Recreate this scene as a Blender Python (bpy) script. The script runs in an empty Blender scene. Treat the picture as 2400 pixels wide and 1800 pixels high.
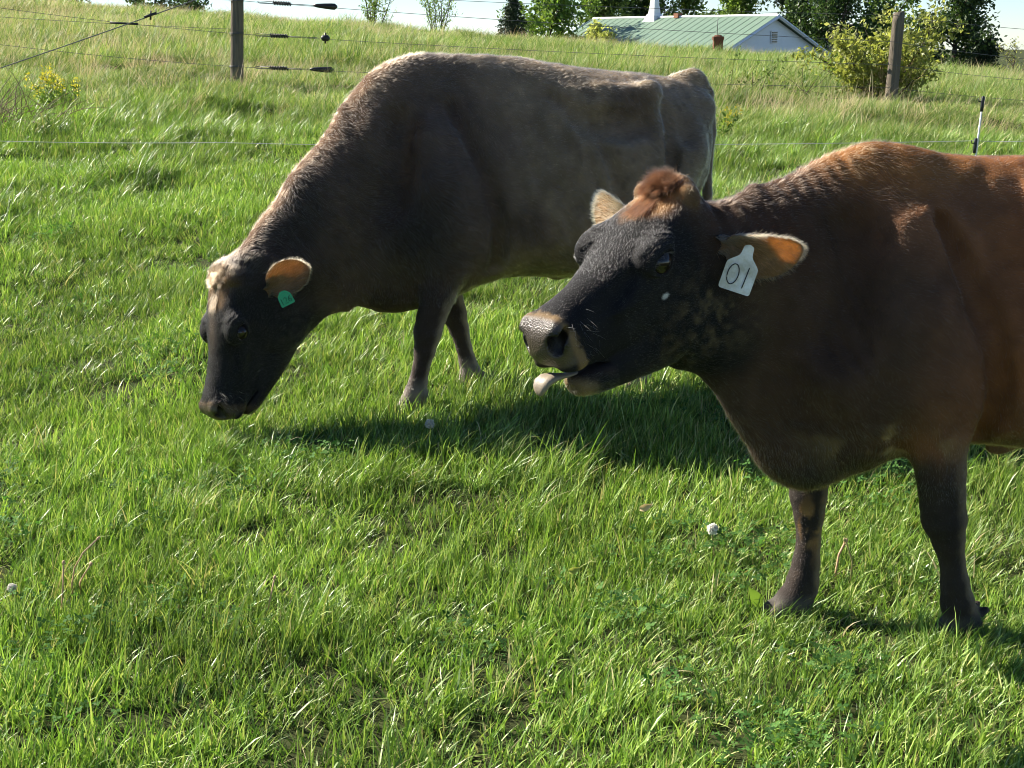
import bpy, bmesh, math, os
import numpy as np
from mathutils import Vector, Matrix

DEV = ''
sc = bpy.context.scene
C = sc.collection
R = math.radians

# ------------------------------------------------------------------ camera
cam_d = bpy.data.cameras.new('camera')
cam_d.sensor_width = 36.0
cam_d.lens = 36.0 * 3200 / 2400
cam_d.clip_start = 0.05
cam_d.clip_end = 3000
cam = bpy.data.objects.new('camera', cam_d)
cam.location = (0, 0, 1.5)
cam.rotation_euler = (R(90 - 14.2), 0, 0)
C.objects.link(cam)
sc.camera = cam

# ------------------------------------------------------------------ sky and sun
SUN_AZ, SUN_EL = R(27), R(35)      # from the left (-X), turned towards +Y (behind the cows)
to_sun = Vector((-math.cos(SUN_AZ) * math.cos(SUN_EL), math.sin(SUN_AZ) * math.cos(SUN_EL), math.sin(SUN_EL)))
world = bpy.data.worlds.new('World')
sc.world = world
world.use_nodes = True
wn = world.node_tree
wn.nodes.clear()
w_out = wn.nodes.new('ShaderNodeOutputWorld')
w_bg = wn.nodes.new('ShaderNodeBackground')
w_sky = wn.nodes.new('ShaderNodeTexSky')
w_sky.sky_type = 'NISHITA'
w_sky.sun_disc = False
w_sky.sun_elevation = SUN_EL
# Nishita: rotation 0 puts the sun towards +Y, positive turns towards +X
w_sky.sun_rotation = math.atan2(to_sun.x, to_sun.y)
w_sky.dust_density = 0.0
w_sky.air_density = 0.75
w_sky.ozone_density = 4.5
w_bg.inputs['Strength'].default_value = 0.056
wn.links.new(w_sky.outputs[0], w_bg.inputs[0])
wn.links.new(w_bg.outputs[0], w_out.inputs[0])

sun_d = bpy.data.lights.new('sun', 'SUN')
sun_d.energy = 5.0
sun_d.angle = R(0.53)
sun_d.color = (1.0, 0.93, 0.80)
sun = bpy.data.objects.new('sun', sun_d)
sun.rotation_euler = to_sun.to_track_quat('Z', 'Y').to_euler()
sun.location = (-20, 15, 20)
C.objects.link(sun)

# ------------------------------------------------------------------ exposure, renderer
sc.view_settings.view_transform = 'Standard'
sc.view_settings.look = 'None'
sc.view_settings.exposure = 1.52
sc.view_settings.gamma = 1.0
sc.view_settings.use_curve_mapping = False
sc.render.engine = 'CYCLES'
cy = sc.cycles
cy.max_bounces = 4
cy.diffuse_bounces = 2
cy.glossy_bounces = 2
cy.transmission_bounces = 2
cy.transparent_max_bounces = 6
cy.sample_clamp_indirect = 6.0
cy.use_denoising = True
cy.use_adaptive_sampling = True
cy.adaptive_threshold = 0.02
cy.filter_width = 1.0
try:
    sc.cycles_curves.shape = 'RIBBONS'
    sc.cycles_curves.subdivisions = 2
except Exception:
    pass

# ------------------------------------------------------------------ small helpers
def tag(o, label=None, cat=None, group=None, kind=None):
    if label: o['label'] = label
    if cat: o['category'] = cat
    if group: o['group'] = group
    if kind: o['kind'] = kind
    return o

def empty(name, loc=(0, 0, 0), rz=0.0):
    o = bpy.data.objects.new(name, None)
    o.empty_display_size = 0.2
    o.location = loc
    o.rotation_euler = (0, 0, rz)
    C.objects.link(o)
    return o

def mesh_obj(name, v, f, mat=None, parent=None, smooth=True):
    me = bpy.data.meshes.new(name)
    v = np.asarray(v, dtype=np.float32)
    if isinstance(f, np.ndarray) and f.ndim == 2:
        n, k = f.shape
        me.vertices.add(len(v))
        me.vertices.foreach_set('co', v.ravel())
        me.loops.add(n * k)
        me.loops.foreach_set('vertex_index', f.astype(np.int32).ravel())
        me.polygons.add(n)
        me.polygons.foreach_set('loop_start', np.arange(0, n * k, k, dtype=np.int32))
        me.update(calc_edges=True)
    else:
        me.from_pydata([tuple(map(float, p)) for p in v], [], [tuple(int(i) for i in q) for q in f])
    if smooth and len(me.polygons):
        me.polygons.foreach_set('use_smooth', np.ones(len(me.polygons), dtype=bool))
    me.validate(clean_customdata=False)
    me.update()
    o = bpy.data.objects.new(name, me)
    if mat: me.materials.append(mat)
    C.objects.link(o)
    if parent: o.parent = parent
    return o

class Geo:
    """collects vertices and faces of one mesh"""
    def __init__(s): s.v = []; s.f = []
    def add(s, v, f):
        b = len(s.v)
        s.v.extend([tuple(p) for p in v]); s.f.extend([tuple(i + b for i in q) for q in f])
    def tube(s, pts, rad, n=8, cap=True, twist=None):
        pts = [Vector(p) for p in pts]
        rad = rad if hasattr(rad, '__len__') else [rad] * len(pts)
        ring = []
        up = Vector((0.03, 0.05, 1))
        for i, p in enumerate(pts):
            t = (pts[min(i + 1, len(pts) - 1)] - pts[max(i - 1, 0)])
            t = t.normalized() if t.length > 1e-9 else Vector((0, 0, 1))
            a = t.cross(up)
            if a.length < 0.05: a = t.cross(Vector((1, 0.1, 0)))
            a.normalize(); b = t.cross(a).normalized()
            ring.append([p + (a * math.cos(2 * math.pi * k / n) + b * math.sin(2 * math.pi * k / n)) * rad[i] for k in range(n)])
        v = [q for r_ in ring for q in r_]
        f = []
        for i in range(len(pts) - 1):
            for k in range(n):
                f.append((i * n + k, i * n + (k + 1) % n, (i + 1) * n + (k + 1) % n, (i + 1) * n + k))
        if cap:
            f.append(tuple(range(n - 1, -1, -1))); f.append(tuple((len(pts) - 1) * n + k for k in range(n)))
        s.add(v, f)
    def box(s, lo, hi):
        x0, y0, z0 = lo; x1, y1, z1 = hi
        s.add([(x0, y0, z0), (x1, y0, z0), (x1, y1, z0), (x0, y1, z0), (x0, y0, z1), (x1, y0, z1), (x1, y1, z1), (x0, y1, z1)],
              [(0, 3, 2, 1), (4, 5, 6, 7), (0, 1, 5, 4), (1, 2, 6, 5), (2, 3, 7, 6), (3, 0, 4, 7)])
    def build(s, name, mat=None, parent=None, smooth=False):
        return mesh_obj(name, s.v, s.f, mat, parent, smooth)

def hash3(i, j, k, seed=0):
    n = (i.astype(np.int64) * 374761393 + j.astype(np.int64) * 668265263 + k.astype(np.int64) * 2147483647 + seed * 1274126177) & 0xffffffff
    n = ((n ^ (n >> 13)) * 1274126177) & 0xffffffff
    n = (n ^ (n >> 16)) & 0xffff
    return n.astype(np.float32) / 65535.0

def vnoise(p, scale, seed=0):
    """value noise in 0..1 at points p (n,3); scale = feature size"""
    q = np.asarray(p, dtype=np.float64) / scale
    i = np.floor(q).astype(np.int64); t = (q - i); t = t * t * (3 - 2 * t)
    out = 0
    for a in (0, 1):
        for b in (0, 1):
            for c in (0, 1):
                w = (t[:, 0] if a else 1 - t[:, 0]) * (t[:, 1] if b else 1 - t[:, 1]) * (t[:, 2] if c else 1 - t[:, 2])
                out = out + w * hash3(i[:, 0] + a, i[:, 1] + b, i[:, 2] + c, seed)
    return out

def fbm(p, scale, seed=0, oct=3):
    o = 0; a = 1; s = 0
    for k in range(oct):
        o = o + a * vnoise(p, scale, seed + k * 17); s += a; a *= .5; scale *= .5
    return o / s

def sstep(a, b, x):
    t = np.clip((x - a) / (b - a), 0, 1)
    return t * t * (3 - 2 * t)

_P = R(14.2)
_F = np.array([0, math.cos(_P), -math.sin(_P)]); _U = np.array([0, math.sin(_P), math.cos(_P)])
def at(u, v, Y):
    """where the sight line through photo point (u, v) of 2400x1800 meets the upright plane y = Y"""
    d = _F * 3200 + np.array([1., 0, 0]) * (u - 1200) - _U * (v - 900)
    t = Y / d[1]
    return np.array([d[0] * t, Y, 1.5 + d[2] * t])

# ------------------------------------------------------------------ node helpers
def new_mat(name):
    m = bpy.data.materials.new(name)
    m.use_nodes = True
    nt = m.node_tree
    nt.nodes.clear()
    out = nt.nodes.new('ShaderNodeOutputMaterial')
    return m, nt, out

def nd(nt, t, **kw):
    n = nt.nodes.new(t)
    for k, v in kw.items():
        if k in n.inputs: n.inputs[k].default_value = v
        else: setattr(n, k, v)
    return n

def principled(name, col, rough=0.6, noise=None, bump=None, spec=0.3, metal=0.0, trans=0.0):
    """simple procedural material: colour varied by noise=(scale, col2, amount), bump=(scale, strength, dist)"""
    m, nt, out = new_mat(name)
    b = nd(nt, 'ShaderNodeBsdfPrincipled')
    b.inputs['Base Color'].default_value = (*col, 1)
    b.inputs['Roughness'].default_value = rough
    b.inputs['Metallic'].default_value = metal
    b.inputs['Specular IOR Level'].default_value = spec
    nt.links.new(b.outputs[0], out.inputs[0])
    tc = nd(nt, 'ShaderNodeTexCoord')
    if noise:
        n = nd(nt, 'ShaderNodeTexNoise', Scale=noise[0], Detail=5.0, Roughness=0.6)
        nt.links.new(tc.outputs['Object'], n.inputs['Vector'])
        mx = nd(nt, 'ShaderNodeMix', data_type='RGBA')
        mx.inputs['A'].default_value = (*col, 1) if False else mx.inputs['A'].default_value
        r = nd(nt, 'ShaderNodeValToRGB')
        r.color_ramp.elements[0].color = (*col, 1); r.color_ramp.elements[1].color = (*noise[1], 1)
        r.color_ramp.elements[0].position = 0.5 - noise[2] / 2; r.color_ramp.elements[1].position = 0.5 + noise[2] / 2
        nt.links.new(n.outputs['Fac'], r.inputs[0]); nt.links.new(r.outputs[0], b.inputs['Base Color'])
        nt.nodes.remove(mx)
    if bump:
        n = nd(nt, 'ShaderNodeTexNoise', Scale=bump[0], Detail=4.0)
        nt.links.new(tc.outputs['Object'], n.inputs['Vector'])
        bp = nd(nt, 'ShaderNodeBump', Strength=bump[1], Distance=bump[2])
        nt.links.new(n.outputs['Fac'], bp.inputs['Height']); nt.links.new(bp.outputs[0], b.inputs['Normal'])
    return m

_GY = np.array([-60, 0, 3.6, 5.3, 7, 9, 12, 16, 25, 35, 45, 60, 90, 150, 400, 1500], dtype=float)
_GZ = np.array([-.3, 0, 0, .05, .14, .27, .50, .84, 1.08, 1.25, 1.35, .85, -2.0, -4.5, -8, -10], dtype=float)
_GT = np.array([0, 0, 0, 0, -.008, -.018, -.028, -.036, -.058, -.068, -.075, -.07, -.04, 0, 0, 0], dtype=float)

def ground_z(x, y, rough=True):
    """height of the pasture: level near the camera, then rising to a crest some 45 m away"""
    x = np.asarray(x, dtype=np.float64); y = np.asarray(y, dtype=np.float64)
    z = 0
    for dy in (-.8, -.4, 0, .4, .8):                      # rounded kinks
        z = z + (np.interp(y + dy * (0.4 + 0.08 * np.clip(y, 0, 40)), _GY, _GZ)
                 + np.interp(y + dy * (0.4 + 0.08 * np.clip(y, 0, 40)), _GY, _GT) * np.clip(x, -35, 35)) / 5
    if rough:
        sh = np.shape(z)
        p = np.stack([x.ravel(), y.ravel(), np.zeros(x.size)], 1)
        amp = np.interp(y.ravel(), [0, 5, 8, 13, 20, 60, 120], [.045, .05, .09, .15, .13, .15, .3])
        n = (fbm(p, 1.3, 5, 2) - .5) * amp * 2 + (vnoise(p, .35, 9) - .5) * amp * np.interp(y.ravel(), [0, 7, 10], [.10, .12, .35])
        # trodden even where the cows stand
        m = np.ones(len(p))
        for cx, cy_ in FLAT: m *= 1 - .85 * np.exp(-((p[:, 0] - cx) ** 2 + (p[:, 1] - cy_) ** 2) / .35 ** 2)
        z = z + (n * m).reshape(sh)
    return z
FLAT = [(1.17, 3.27), (.74, 3.38), (-.39, 5.25), (-.16, 5.61), (.46, 5.5), (.9, 5.7), (-.9, 4.85)]
# ================================================================== COWS
# Each cow is one implicit surface: a trunk lofted from cross-sections, with neck, limbs, bones
# and head blended in, meshed once.  Local frame of a cow: x to its rear, y to its far side, z up.

def smin(a, b, k):
    h = np.clip(k - np.abs(a - b), 0, None) / k
    return np.minimum(a, b) - h * h * k * .25

def smax(a, b, k): return -smin(-a, -b, k)

def cr(tab, n=240):
    """resample a table of rows (x, ...) along x with monotone cubic interpolation"""
    T = np.array(tab, dtype=float); x = T[:, 0]
    xs = np.linspace(x[0], x[-1], n)
    out = [xs]
    h = np.diff(x)
    for c in range(1, T.shape[1]):
        y = T[:, c]; d = np.diff(y) / h
        m = np.empty(len(x)); m[0] = d[0]; m[-1] = d[-1]
        for i in range(1, len(x) - 1):
            m[i] = 0 if d[i - 1] * d[i] <= 0 else 3 * (h[i - 1] + h[i]) / ((2 * h[i] + h[i - 1]) / d[i - 1] + (h[i] + 2 * h[i - 1]) / d[i])
        k = np.clip(np.searchsorted(x, xs) - 1, 0, len(x) - 2)
        t = (xs - x[k]) / h[k]
        out.append((2 * t ** 3 - 3 * t ** 2 + 1) * y[k] + (t ** 3 - 2 * t ** 2 + t) * h[k] * m[k] + (-2 * t ** 3 + 3 * t ** 2) * y[k + 1] + (t ** 3 - t ** 2) * h[k] * m[k + 1])
    return np.stack(out)

def loft(X, Y, Z, tab):
    """rows: x, ztop, zwide, zbot, halfwidth, power_top, power_bottom[, taper towards the top]"""
    D = cr(tab)
    g = lambda c: np.interp(X, D[0], D[c])
    zt, zc, zb, w, pt, pb = (g(i) for i in range(1, 7))
    up = Z > zc
    h = np.where(up, zt - zc, zc - zb); h = np.maximum(h, .004)
    p = np.where(up, pt, pb)
    if len(D) > 7: w = w * (1 - g(7) * np.clip((Z - zc) / h, 0, 1.1) * up)
    w = np.maximum(w, .004)
    n = (np.abs(Y / w) ** p + np.abs((Z - zc) / h) ** p) ** (1 / p)
    f = (n - 1) * np.minimum(w, h)
    dx = np.maximum(np.maximum(D[0][0] - X, X - D[0][-1]), 0)
    return np.where(dx > 0, np.sqrt(np.maximum(f, 0) ** 2 + dx ** 2), f)

def side_y(tab, x, z):
    """half width of the lofted trunk at (x, z)"""
    D = cr(tab); zt, zc, zb, w, pt, pb, tp = (float(np.interp(x, D[0], D[i])) for i in range(1, 8))
    h = (zt - zc) if z > zc else (zc - zb); p = pt if z > zc else pb
    u = min(.999, abs(z - zc) / h)
    if z > zc: w *= 1 - tp * u
    return w * (1 - u ** p) ** (1 / p)

def ell(X, Y, Z, c, r, rot=None):
    x, y, z = X - c[0], Y - c[1], Z - c[2]
    if rot is not None:      # rotation about y by rot (radians): tilts the x axis upwards for positive values
        ca, sa = math.cos(rot), math.sin(rot)
        x, z = x * ca + z * sa, -x * sa + z * ca
    n = np.sqrt((x / r[0]) ** 2 + (y / r[1]) ** 2 + (z / r[2]) ** 2)
    n2 = np.sqrt((x / r[0] ** 2) ** 2 + (y / r[1] ** 2) ** 2 + (z / r[2] ** 2) ** 2)
    return n * (n - 1) / np.maximum(n2, 1e-6)

def rcone(X, Y, Z, a, b, ra, rb, fy=1.0):
    """tapered limb from a to b; fy squeezes the section in y"""
    ay, by = a[1], b[1]
    dx, dz = b[0] - a[0], b[2] - a[2]; dy = by - ay
    L2 = dx * dx + dy * dy + dz * dz + 1e-9
    t = np.clip(((X - a[0]) * dx + (Y - ay) * dy + (Z - a[2]) * dz) / L2, 0, 1)
    px, py, pz = X - a[0] - t * dx, (Y - ay - t * dy) / fy, Z - a[2] - t * dz
    return (np.sqrt(px * px + py * py + pz * pz) - (ra + (rb - ra) * t)) * min(1, fy)

class Field:
    def __init__(s, xs, ys, zs):
        s.x, s.y, s.z = [np.asarray(a, dtype=np.float32) for a in (xs, ys, zs)]
        s.F = np.full((len(xs), len(ys), len(zs)), .5, dtype=np.float32)
    def sub(s, lo, hi):
        sl = []
        for a, l, h in zip((s.x, s.y, s.z), lo, hi):
            i0 = max(0, np.searchsorted(a, l) - 1); i1 = min(len(a), np.searchsorted(a, h) + 1)
            sl.append(slice(i0, max(i1, i0 + 1)))
        X = s.x[sl[0]][:, None, None]; Y = s.y[sl[1]][None, :, None]; Z = s.z[sl[2]][None, None, :]
        return tuple(sl), X, Y, Z
    def add(s, fn, lo, hi, k, pad=None):
        pad = k + .02 if pad is None else pad
        sl, X, Y, Z = s.sub([l - pad for l in lo], [h + pad for h in hi])
        s.F[sl] = smin(s.F[sl], fn(X, Y, Z).astype(np.float32), k)
    def cut(s, fn, lo, hi, k, pad=None):
        pad = k + .02 if pad is None else pad
        sl, X, Y, Z = s.sub([l - pad for l in lo], [h + pad for h in hi])
        s.F[sl] = smax(s.F[sl], -fn(X, Y, Z).astype(np.float32), k)
    def ell(s, c, r, k=.03, rot=None, sub=False):
        m = max(r); lo = [q - m for q in c]; hi = [q + m for q in c]
        (s.cut if sub else s.add)(lambda X, Y, Z: ell(X, Y, Z, c, r, rot), lo, hi, k)
    def limb(s, pts, k=.03, fy=1.0):
        """pts: (x, y, z, radius) chain"""
        A = np.array(pts); m = A[:, 3].max()
        def fn(X, Y, Z):
            f = None
            for a, b in zip(pts[:-1], pts[1:]):
                g = rcone(X, Y, Z, a[:3], b[:3], a[3], b[3], fy)
                f = g if f is None else smin(f, g, .008)
            return f
        s.add(fn, A[:, :3].min(0) - m, A[:, :3].max(0) + m, k)
    def groove(s, pts, k=.04, fy=1.0):
        A = np.array(pts); m = A[:, 3].max()
        def fn(X, Y, Z):
            f = None
            for a, b in zip(pts[:-1], pts[1:]):
                g = rcone(X, Y, Z, a[:3], b[:3], a[3], b[3], fy)
                f = g if f is None else np.minimum(f, g)
            return f
        s.cut(fn, A[:, :3].min(0) - m, A[:, :3].max(0) + m, k)
    def mesh(s):
        """surface nets"""
        F = s.F; nx, ny, nz = F.shape
        ins = F < 0
        cnt = np.zeros((nx - 1, ny - 1, nz - 1), dtype=np.int8)
        for a in (0, 1):
            for b in (0, 1):
                for c in (0, 1):
                    cnt += ins[a:nx - 1 + a, b:ny - 1 + b, c:nz - 1 + c]
        act = (cnt > 0) & (cnt < 8)
        I, J, K = np.nonzero(act)
        idx = np.full(act.shape, -1, dtype=np.int32); idx[I, J, K] = np.arange(len(I))
        P = np.zeros((len(I), 3)); N = np.zeros(len(I))
        cor = [(a, b, c) for a in (0, 1) for b in (0, 1) for c in (0, 1)]
        for p in cor:
            for ax in range(3):
                if p[ax]: continue
                q = list(p); q[ax] = 1
                f0 = F[I + p[0], J + p[1], K + p[2]]; f1 = F[I + q[0], J + q[1], K + q[2]]
                m = (f0 < 0) != (f1 < 0)
                t = np.where(m, f0 / np.where(m, f0 - f1, 1), 0)
                for d in range(3):
                    P[:, d] += np.where(m, p[d] + (t if d == ax else 0), 0)
                N += m
        P /= N[:, None]
        base = np.stack([I, J, K], 1) + P
        V = np.stack([np.interp(base[:, d], np.arange(len(a)), a) for d, a in enumerate((s.x, s.y, s.z))], 1)
        quads = []
        for ax in range(3):
            o = [slice(1, n - 1) for n in (nx, ny, nz)]; o2 = list(o)
            o[ax] = slice(0, (nx, ny, nz)[ax] - 1); o2[ax] = slice(1, (nx, ny, nz)[ax])
            a, b = ins[tuple(o)], ins[tuple(o2)]
            e = np.nonzero(a != b)
            off = [1, 1, 1]; off[ax] = 0
            g = [e[d] + off[d] for d in range(3)]
            u, w = (ax + 1) % 3, (ax + 2) % 3
            def cell(du, dw):
                h = [x.copy() for x in g]; h[u] -= du; h[w] -= dw
                return idx[h[0], h[1], h[2]]
            q = np.stack([cell(1, 1), cell(0, 1), cell(0, 0), cell(1, 0)], 1)
            flip = ~a[e]
            q[flip] = q[flip][:, ::-1]
            quads.append(q)
        return V, np.concatenate(quads)

def axis(segs):
    """rectilinear spacing: list of (start, end, step)"""
    out = []
    for a, b, h in segs:
        n = max(1, int(round((b - a) / h)))
        out.extend(np.linspace(a, b, n, endpoint=False))
    out.append(segs[-1][1])
    return np.array(out)

# ---- the head, in its own frame: x to the muzzle, y to the far side, z dorsal; unit = metres
SKULL = [(-.050, .040, .000, -.050, .020, 2, 2), (-.035, .060, .002, -.085, .055, 2.2, 2), (-.01, .072, .006, -.12, .078, 2.4, 2), (.04, .078, .012, -.145, .090, 2.5, 2.1),
         (.09, .080, .018, -.165, .098, 2.5, 2.2), (.14, .078, .016, -.172, .099, 2.4, 2.2), (.19, .070, .002, -.172, .092, 2.2, 2.2),
         (.24, .060, -.012, -.165, .081, 2.1, 2.2), (.29, .053, -.022, -.153, .070, 2.1, 2.2), (.34, .050, -.026, -.138, .063, 2.1, 2.2),
         (.39, .050, -.026, -.120, .061, 2.2, 2.3), (.43, .051, -.022, -.105, .065, 2.3, 2.4), (.46, .049, -.018, -.089, .066, 2.4, 2.4),
         (.485, .040, -.014, -.070, .060, 2.4, 2.4), (.503, .024, -.014, -.054, .047, 2.3, 2.3), (.513, .004, -.016, -.036, .024, 2, 2), (.516, -.010, -.016, -.024, .006, 2, 2)]
JAW = [(-.03, -.02, -.08, -.14, .03, 2, 2), (.0, .0, -.10, -.185, .058, 2, 2), (.04, .0, -.125, -.245, .074, 2, 2), (.09, .0, -.14, -.280, .079, 2, 1.8), (.14, -.03, -.15, -.280, .075, 2, 1.8),
       (.20, -.07, -.155, -.262, .066, 2, 1.9), (.26, -.09, -.155, -.236, .056, 2, 2), (.32, -.10, -.15, -.208, .049, 2, 2), (.38, -.10, -.14, -.182, .043, 2, 2), (.43, -.095, -.126, -.160, .039, 2, 2),
       (.455, -.095, -.120, -.146, .031, 2, 2), (.468, -.10, -.118, -.134, .016, 2, 2)]
EYE = (.178, .109, .016)

def head_field(x, y, z, open_deg=0.0):
    ay = np.abs(y)
    f = loft(x, y, z, SKULL)
    # lower jaw, hinged below the ear
    ca, sa = math.cos(R(open_deg)), math.sin(R(open_deg))
    jx, jz = x - .03, z + .06
    jx, jz = jx * ca - jz * sa, jx * sa + jz * ca
    j = loft(jx + .03, y, jz - .06, JAW)
    f = smin(f, j, .018 if open_deg == 0 else .012)
    f = smin(f, ell(x, ay, z, (.105, .060, -.145), (.095, .034, .115)), .03)       # masseter
    f = smin(f, ell(x, ay, z, (.235, .066, -.022), (.075, .016, .016), -.12), .025)    # facial crest
    f = smin(f, ell(x, ay, z, (.165, .090, .034), (.056, .032, .034)), .025)      # orbit
    f = smin(f, ell(x, ay, z, (.005, .066, .062), (.020, .022, .026)), .012)      # horn bud
    f = smin(f, ell(x, ay, z, (-.02, .0, .066), (.030, .060, .030)), .03)         # poll
    f = smax(f, -ell(x, ay, z, (.075, .112, .020), (.050, .018, .030)), .03)      # temple hollow
    f = smax(f, -ell(x, ay, z, (.30, .070, .010), (.07, .012, .020), -.1), .02)   # hollow above the crest
    # eye socket and lids
    ex, ey, ez = EYE
    f = smax(f, -ell(x, ay, z, (ex, ey + .010, ez), (.031, .020, .022)), .008)
    de = np.sqrt((x - ex) ** 2 + ((z - ez) * 1.25) ** 2)
    ring = np.sqrt((de - .0325) ** 2 + (ay - (ey + .0005 - .20 * np.abs(x - ex))) ** 2)
    f = smin(f, ring - np.where(z > ez, .0085, .0055), .008)
    # brow wrinkles
    wr = np.exp(-((de - .055) / .022) ** 2) * np.clip((z - ez) * 40, 0, 1) * np.clip((ay - .03) * 30, 0, 1)
    f = f + .0016 * wr * np.sin(de * 2 * math.pi / .0125)
    # nose: alar bulges, nostrils, groove of the upper lip
    f = smin(f, ell(x, ay, z, (.468, .040, .008), (.034, .025, .036)), .018)
    f = smax(f, -ell(x, ay, z, (.494, .044, .000), (.036, .0155, .021), -.5), .007)
    f = smax(f, -ell(x, ay, z, (.476, .058, .014), (.024, .010, .010), -.5), .006)
    f = smax(f, -ell(x, y, z, (.525, 0, -.045), (.012, .003, .03)), .008)
    f = smin(f, ell(x, ay, z, (.455, .036, -.062), (.045, .028, .026)), .015)     # upper lip
    if open_deg:
        # the parted mouth
        zh = -.0765 - (.49 - x) * .42; zl = zh - .003 - np.clip(x - .36, 0, .3) * .13
        m = np.maximum(np.maximum(z - zh, zl - z), .355 - x)
        f = smax(f, -m, .009)
    else:
        f = smax(f, -np.maximum(np.abs(z + .0765 + (.49 - x) * .42) - .003, .37 - x), .006)
    return f

def build_field(P):
    fld = Field(axis(P['gx']), axis(P['gy']), axis(P['gz']))
    tx = np.array(P['trunk'])
    fld.add(lambda X, Y, Z: loft(X, Y, Z, P['trunk']), (tx[0, 0], -.45, tx[:, 3].min()), (tx[-1, 0], .45, tx[:, 1].max()), .02, pad=.1)
    # neck: chain of squeezed tapered segments (x, y, z, half height, squeeze)
    for chain, k in P['necks']:
        A = np.array(chain); m = A[:, 3].max()
        def fn(X, Y, Z):
            f = None
            for a, b in zip(chain[:-1], chain[1:]):
                dx, dz, dy = b[0] - a[0], b[2] - a[2], b[1] - a[1]
                L2 = dx * dx + dz * dz
                t = np.clip(((X - a[0]) * dx + (Z - a[2]) * dz) / L2, 0, 1)
                s_ = a[4] + (b[4] - a[4]) * t
                px, py, pz = X - a[0] - t * dx, (Y - a[1] - t * dy) / s_, Z - a[2] - t * dz
                g = (np.sqrt(px * px + py * py + pz * pz) - (a[3] + (b[3] - a[3]) * t)) * s_
                f = g if f is None else smin(f, g, .02)
            return f
        fld.add(fn, A[:, :3].min(0) - m, A[:, :3].max(0) + m, k)
    for pts, k, fy in P['limbs']: fld.limb(pts, k, fy)
    for sd in (-1, 1): fld.limb([(a, b * sd, c, r_) for a, b, c, r_ in P['shelf']], .035, 1.0)
    for c, r, k, rot, sub in P['bumps']: fld.ell(c, r, k, rot, sub)
    for pts, k, fy in P['grooves']:
        ys_ = [side_y(P['trunk'], a, c) + r_ - dep for a, dep, c, r_ in pts]       # depth below the side of the trunk
        for sd in (-1, 1): fld.groove([(a, y_ * sd, c, r_) for (a, dep, c, r_), y_ in zip(pts, ys_)], k, fy)
    # ribs: faint ridges on the barrel
    rx0, rx1, rz0, rz1, amp = P['ribs']
    sl, X, Y, Z = fld.sub((rx0 - .1, -.5, rz0 - .1), (rx1 + .1, .5, rz1 + .1))
    mask = sstep(rx0, rx0 + .12, X) * (1 - sstep(rx1 - .1, rx1, X)) * sstep(rz0, rz0 + .1, Z) * (1 - sstep(rz1 - .1, rz1, Z)) * sstep(.1, .2, np.abs(Y))
    fld.F[sl] += (amp * mask * np.sin((X + (Z - rz0) * .25) * 2 * math.pi / .075)).astype(np.float32)
    # soft unevenness of hide
    # head
    t = np.array(P['head_t']); Rm = P['head_R']; s_ = P['head_s']
    cor = np.array([(x, y, z) for x in (-.08, .56) for y in (-.16, .16) for z in (-.26, .14)]) * s_ @ Rm.T + t
    sl, X, Y, Z = fld.sub(cor.min(0), cor.max(0))
    dx, dy, dz = X - t[0], Y - t[1], Z - t[2]
    hx, hy, hz = [(dx * Rm[0, i] + dy * Rm[1, i] + dz * Rm[2, i]) / s_ for i in range(3)]
    hx = np.where(hx > .3, .3 + (hx - .3) / .86, hx)
    hf = head_field(hx, hy, hz, P['open']) * s_
    kk = np.where(hx < .16, .05, .012) if True else .05
    a, b = fld.F[sl], hf.astype(np.float32)
    h = np.clip(kk - np.abs(a - b), 0, None) / kk
    fld.F[sl] = np.minimum(a, b) - h * h * kk * .25
    return fld

def ear_mesh(L, W, cup, nu=26, nv=15, th=.0045, twist=0.0):
    """a cow's ear: u along its length (x), v across (y), hollow side facing +z; double-walled"""
    V = []; n = nu * nv
    for side in (0, 1):
        for i in range(nu):
            u = i / (nu - 1)
            wid = W * max(0.0, 1 - abs((u - .56) / .447) ** 2.3) ** .5
            wid = max(wid, W * .40 * (1 - u) ** 1.5, .0015)
            c = cup * (1 - .62 * u) * (1.25 if u < .2 else 1)
            for j in range(nv):
                v = j / (nv - 1) * 2 - 1
                ang = v * c
                y = wid / max(c, .05) * math.sin(ang)
                z = wid / max(c, .05) * (1 - math.cos(ang))
                z += .012 * math.sin(u * 3.0) - .03 * u * u
                e = (1 - abs(v) ** 3) * min(1, u * 6 + .3) * min(1, (1 - u) * 9 + .05)
                if side: z -= th * e + .0006
                yy = y + .010 * math.sin(u * 2.6)
                a = twist * u
                V.append((u * L, yy * math.cos(a) - z * math.sin(a), yy * math.sin(a) + z * math.cos(a)))
    F = []
    for side in (0, 1):
        for i in range(nu - 1):
            for j in range(nv - 1):
                q = (side * n + i * nv + j, side * n + (i + 1) * nv + j, side * n + (i + 1) * nv + j + 1, side * n + i * nv + j + 1)
                F.append(q if side == 0 else q[::-1])
    ring = [i * nv for i in range(nu)] + [(nu - 1) * nv + j for j in range(1, nv)] + [i * nv + nv - 1 for i in range(nu - 2, -1, -1)]
    for a, b in zip(ring[:-1], ring[1:]): F.append((b, a, a + n, b + n))
    return np.array(V), np.array(F)
# ---- poses and measurements of the two cows (local frames, metres)
def both(c, r, k=.03, rot=None, sub=False):
    return [((c[0], s * c[1], c[2]), r, k, rot, sub) for s in (-1, 1)]

def hoof_bumps(x, y, z=-.012):
    out = [((x, y, z + .055), (.048, .042, .045), .02, None, False)]
    for s in (-1, 1):
        out.append(((x - .022, y + s * .021, z + .028), (.054, .023, .036), .010, -.25, False))
        out.append(((x + .046, y + s * .020, z + .088), (.013, .009, .010), .02, .3, False))    # dew claw
    return out

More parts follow.
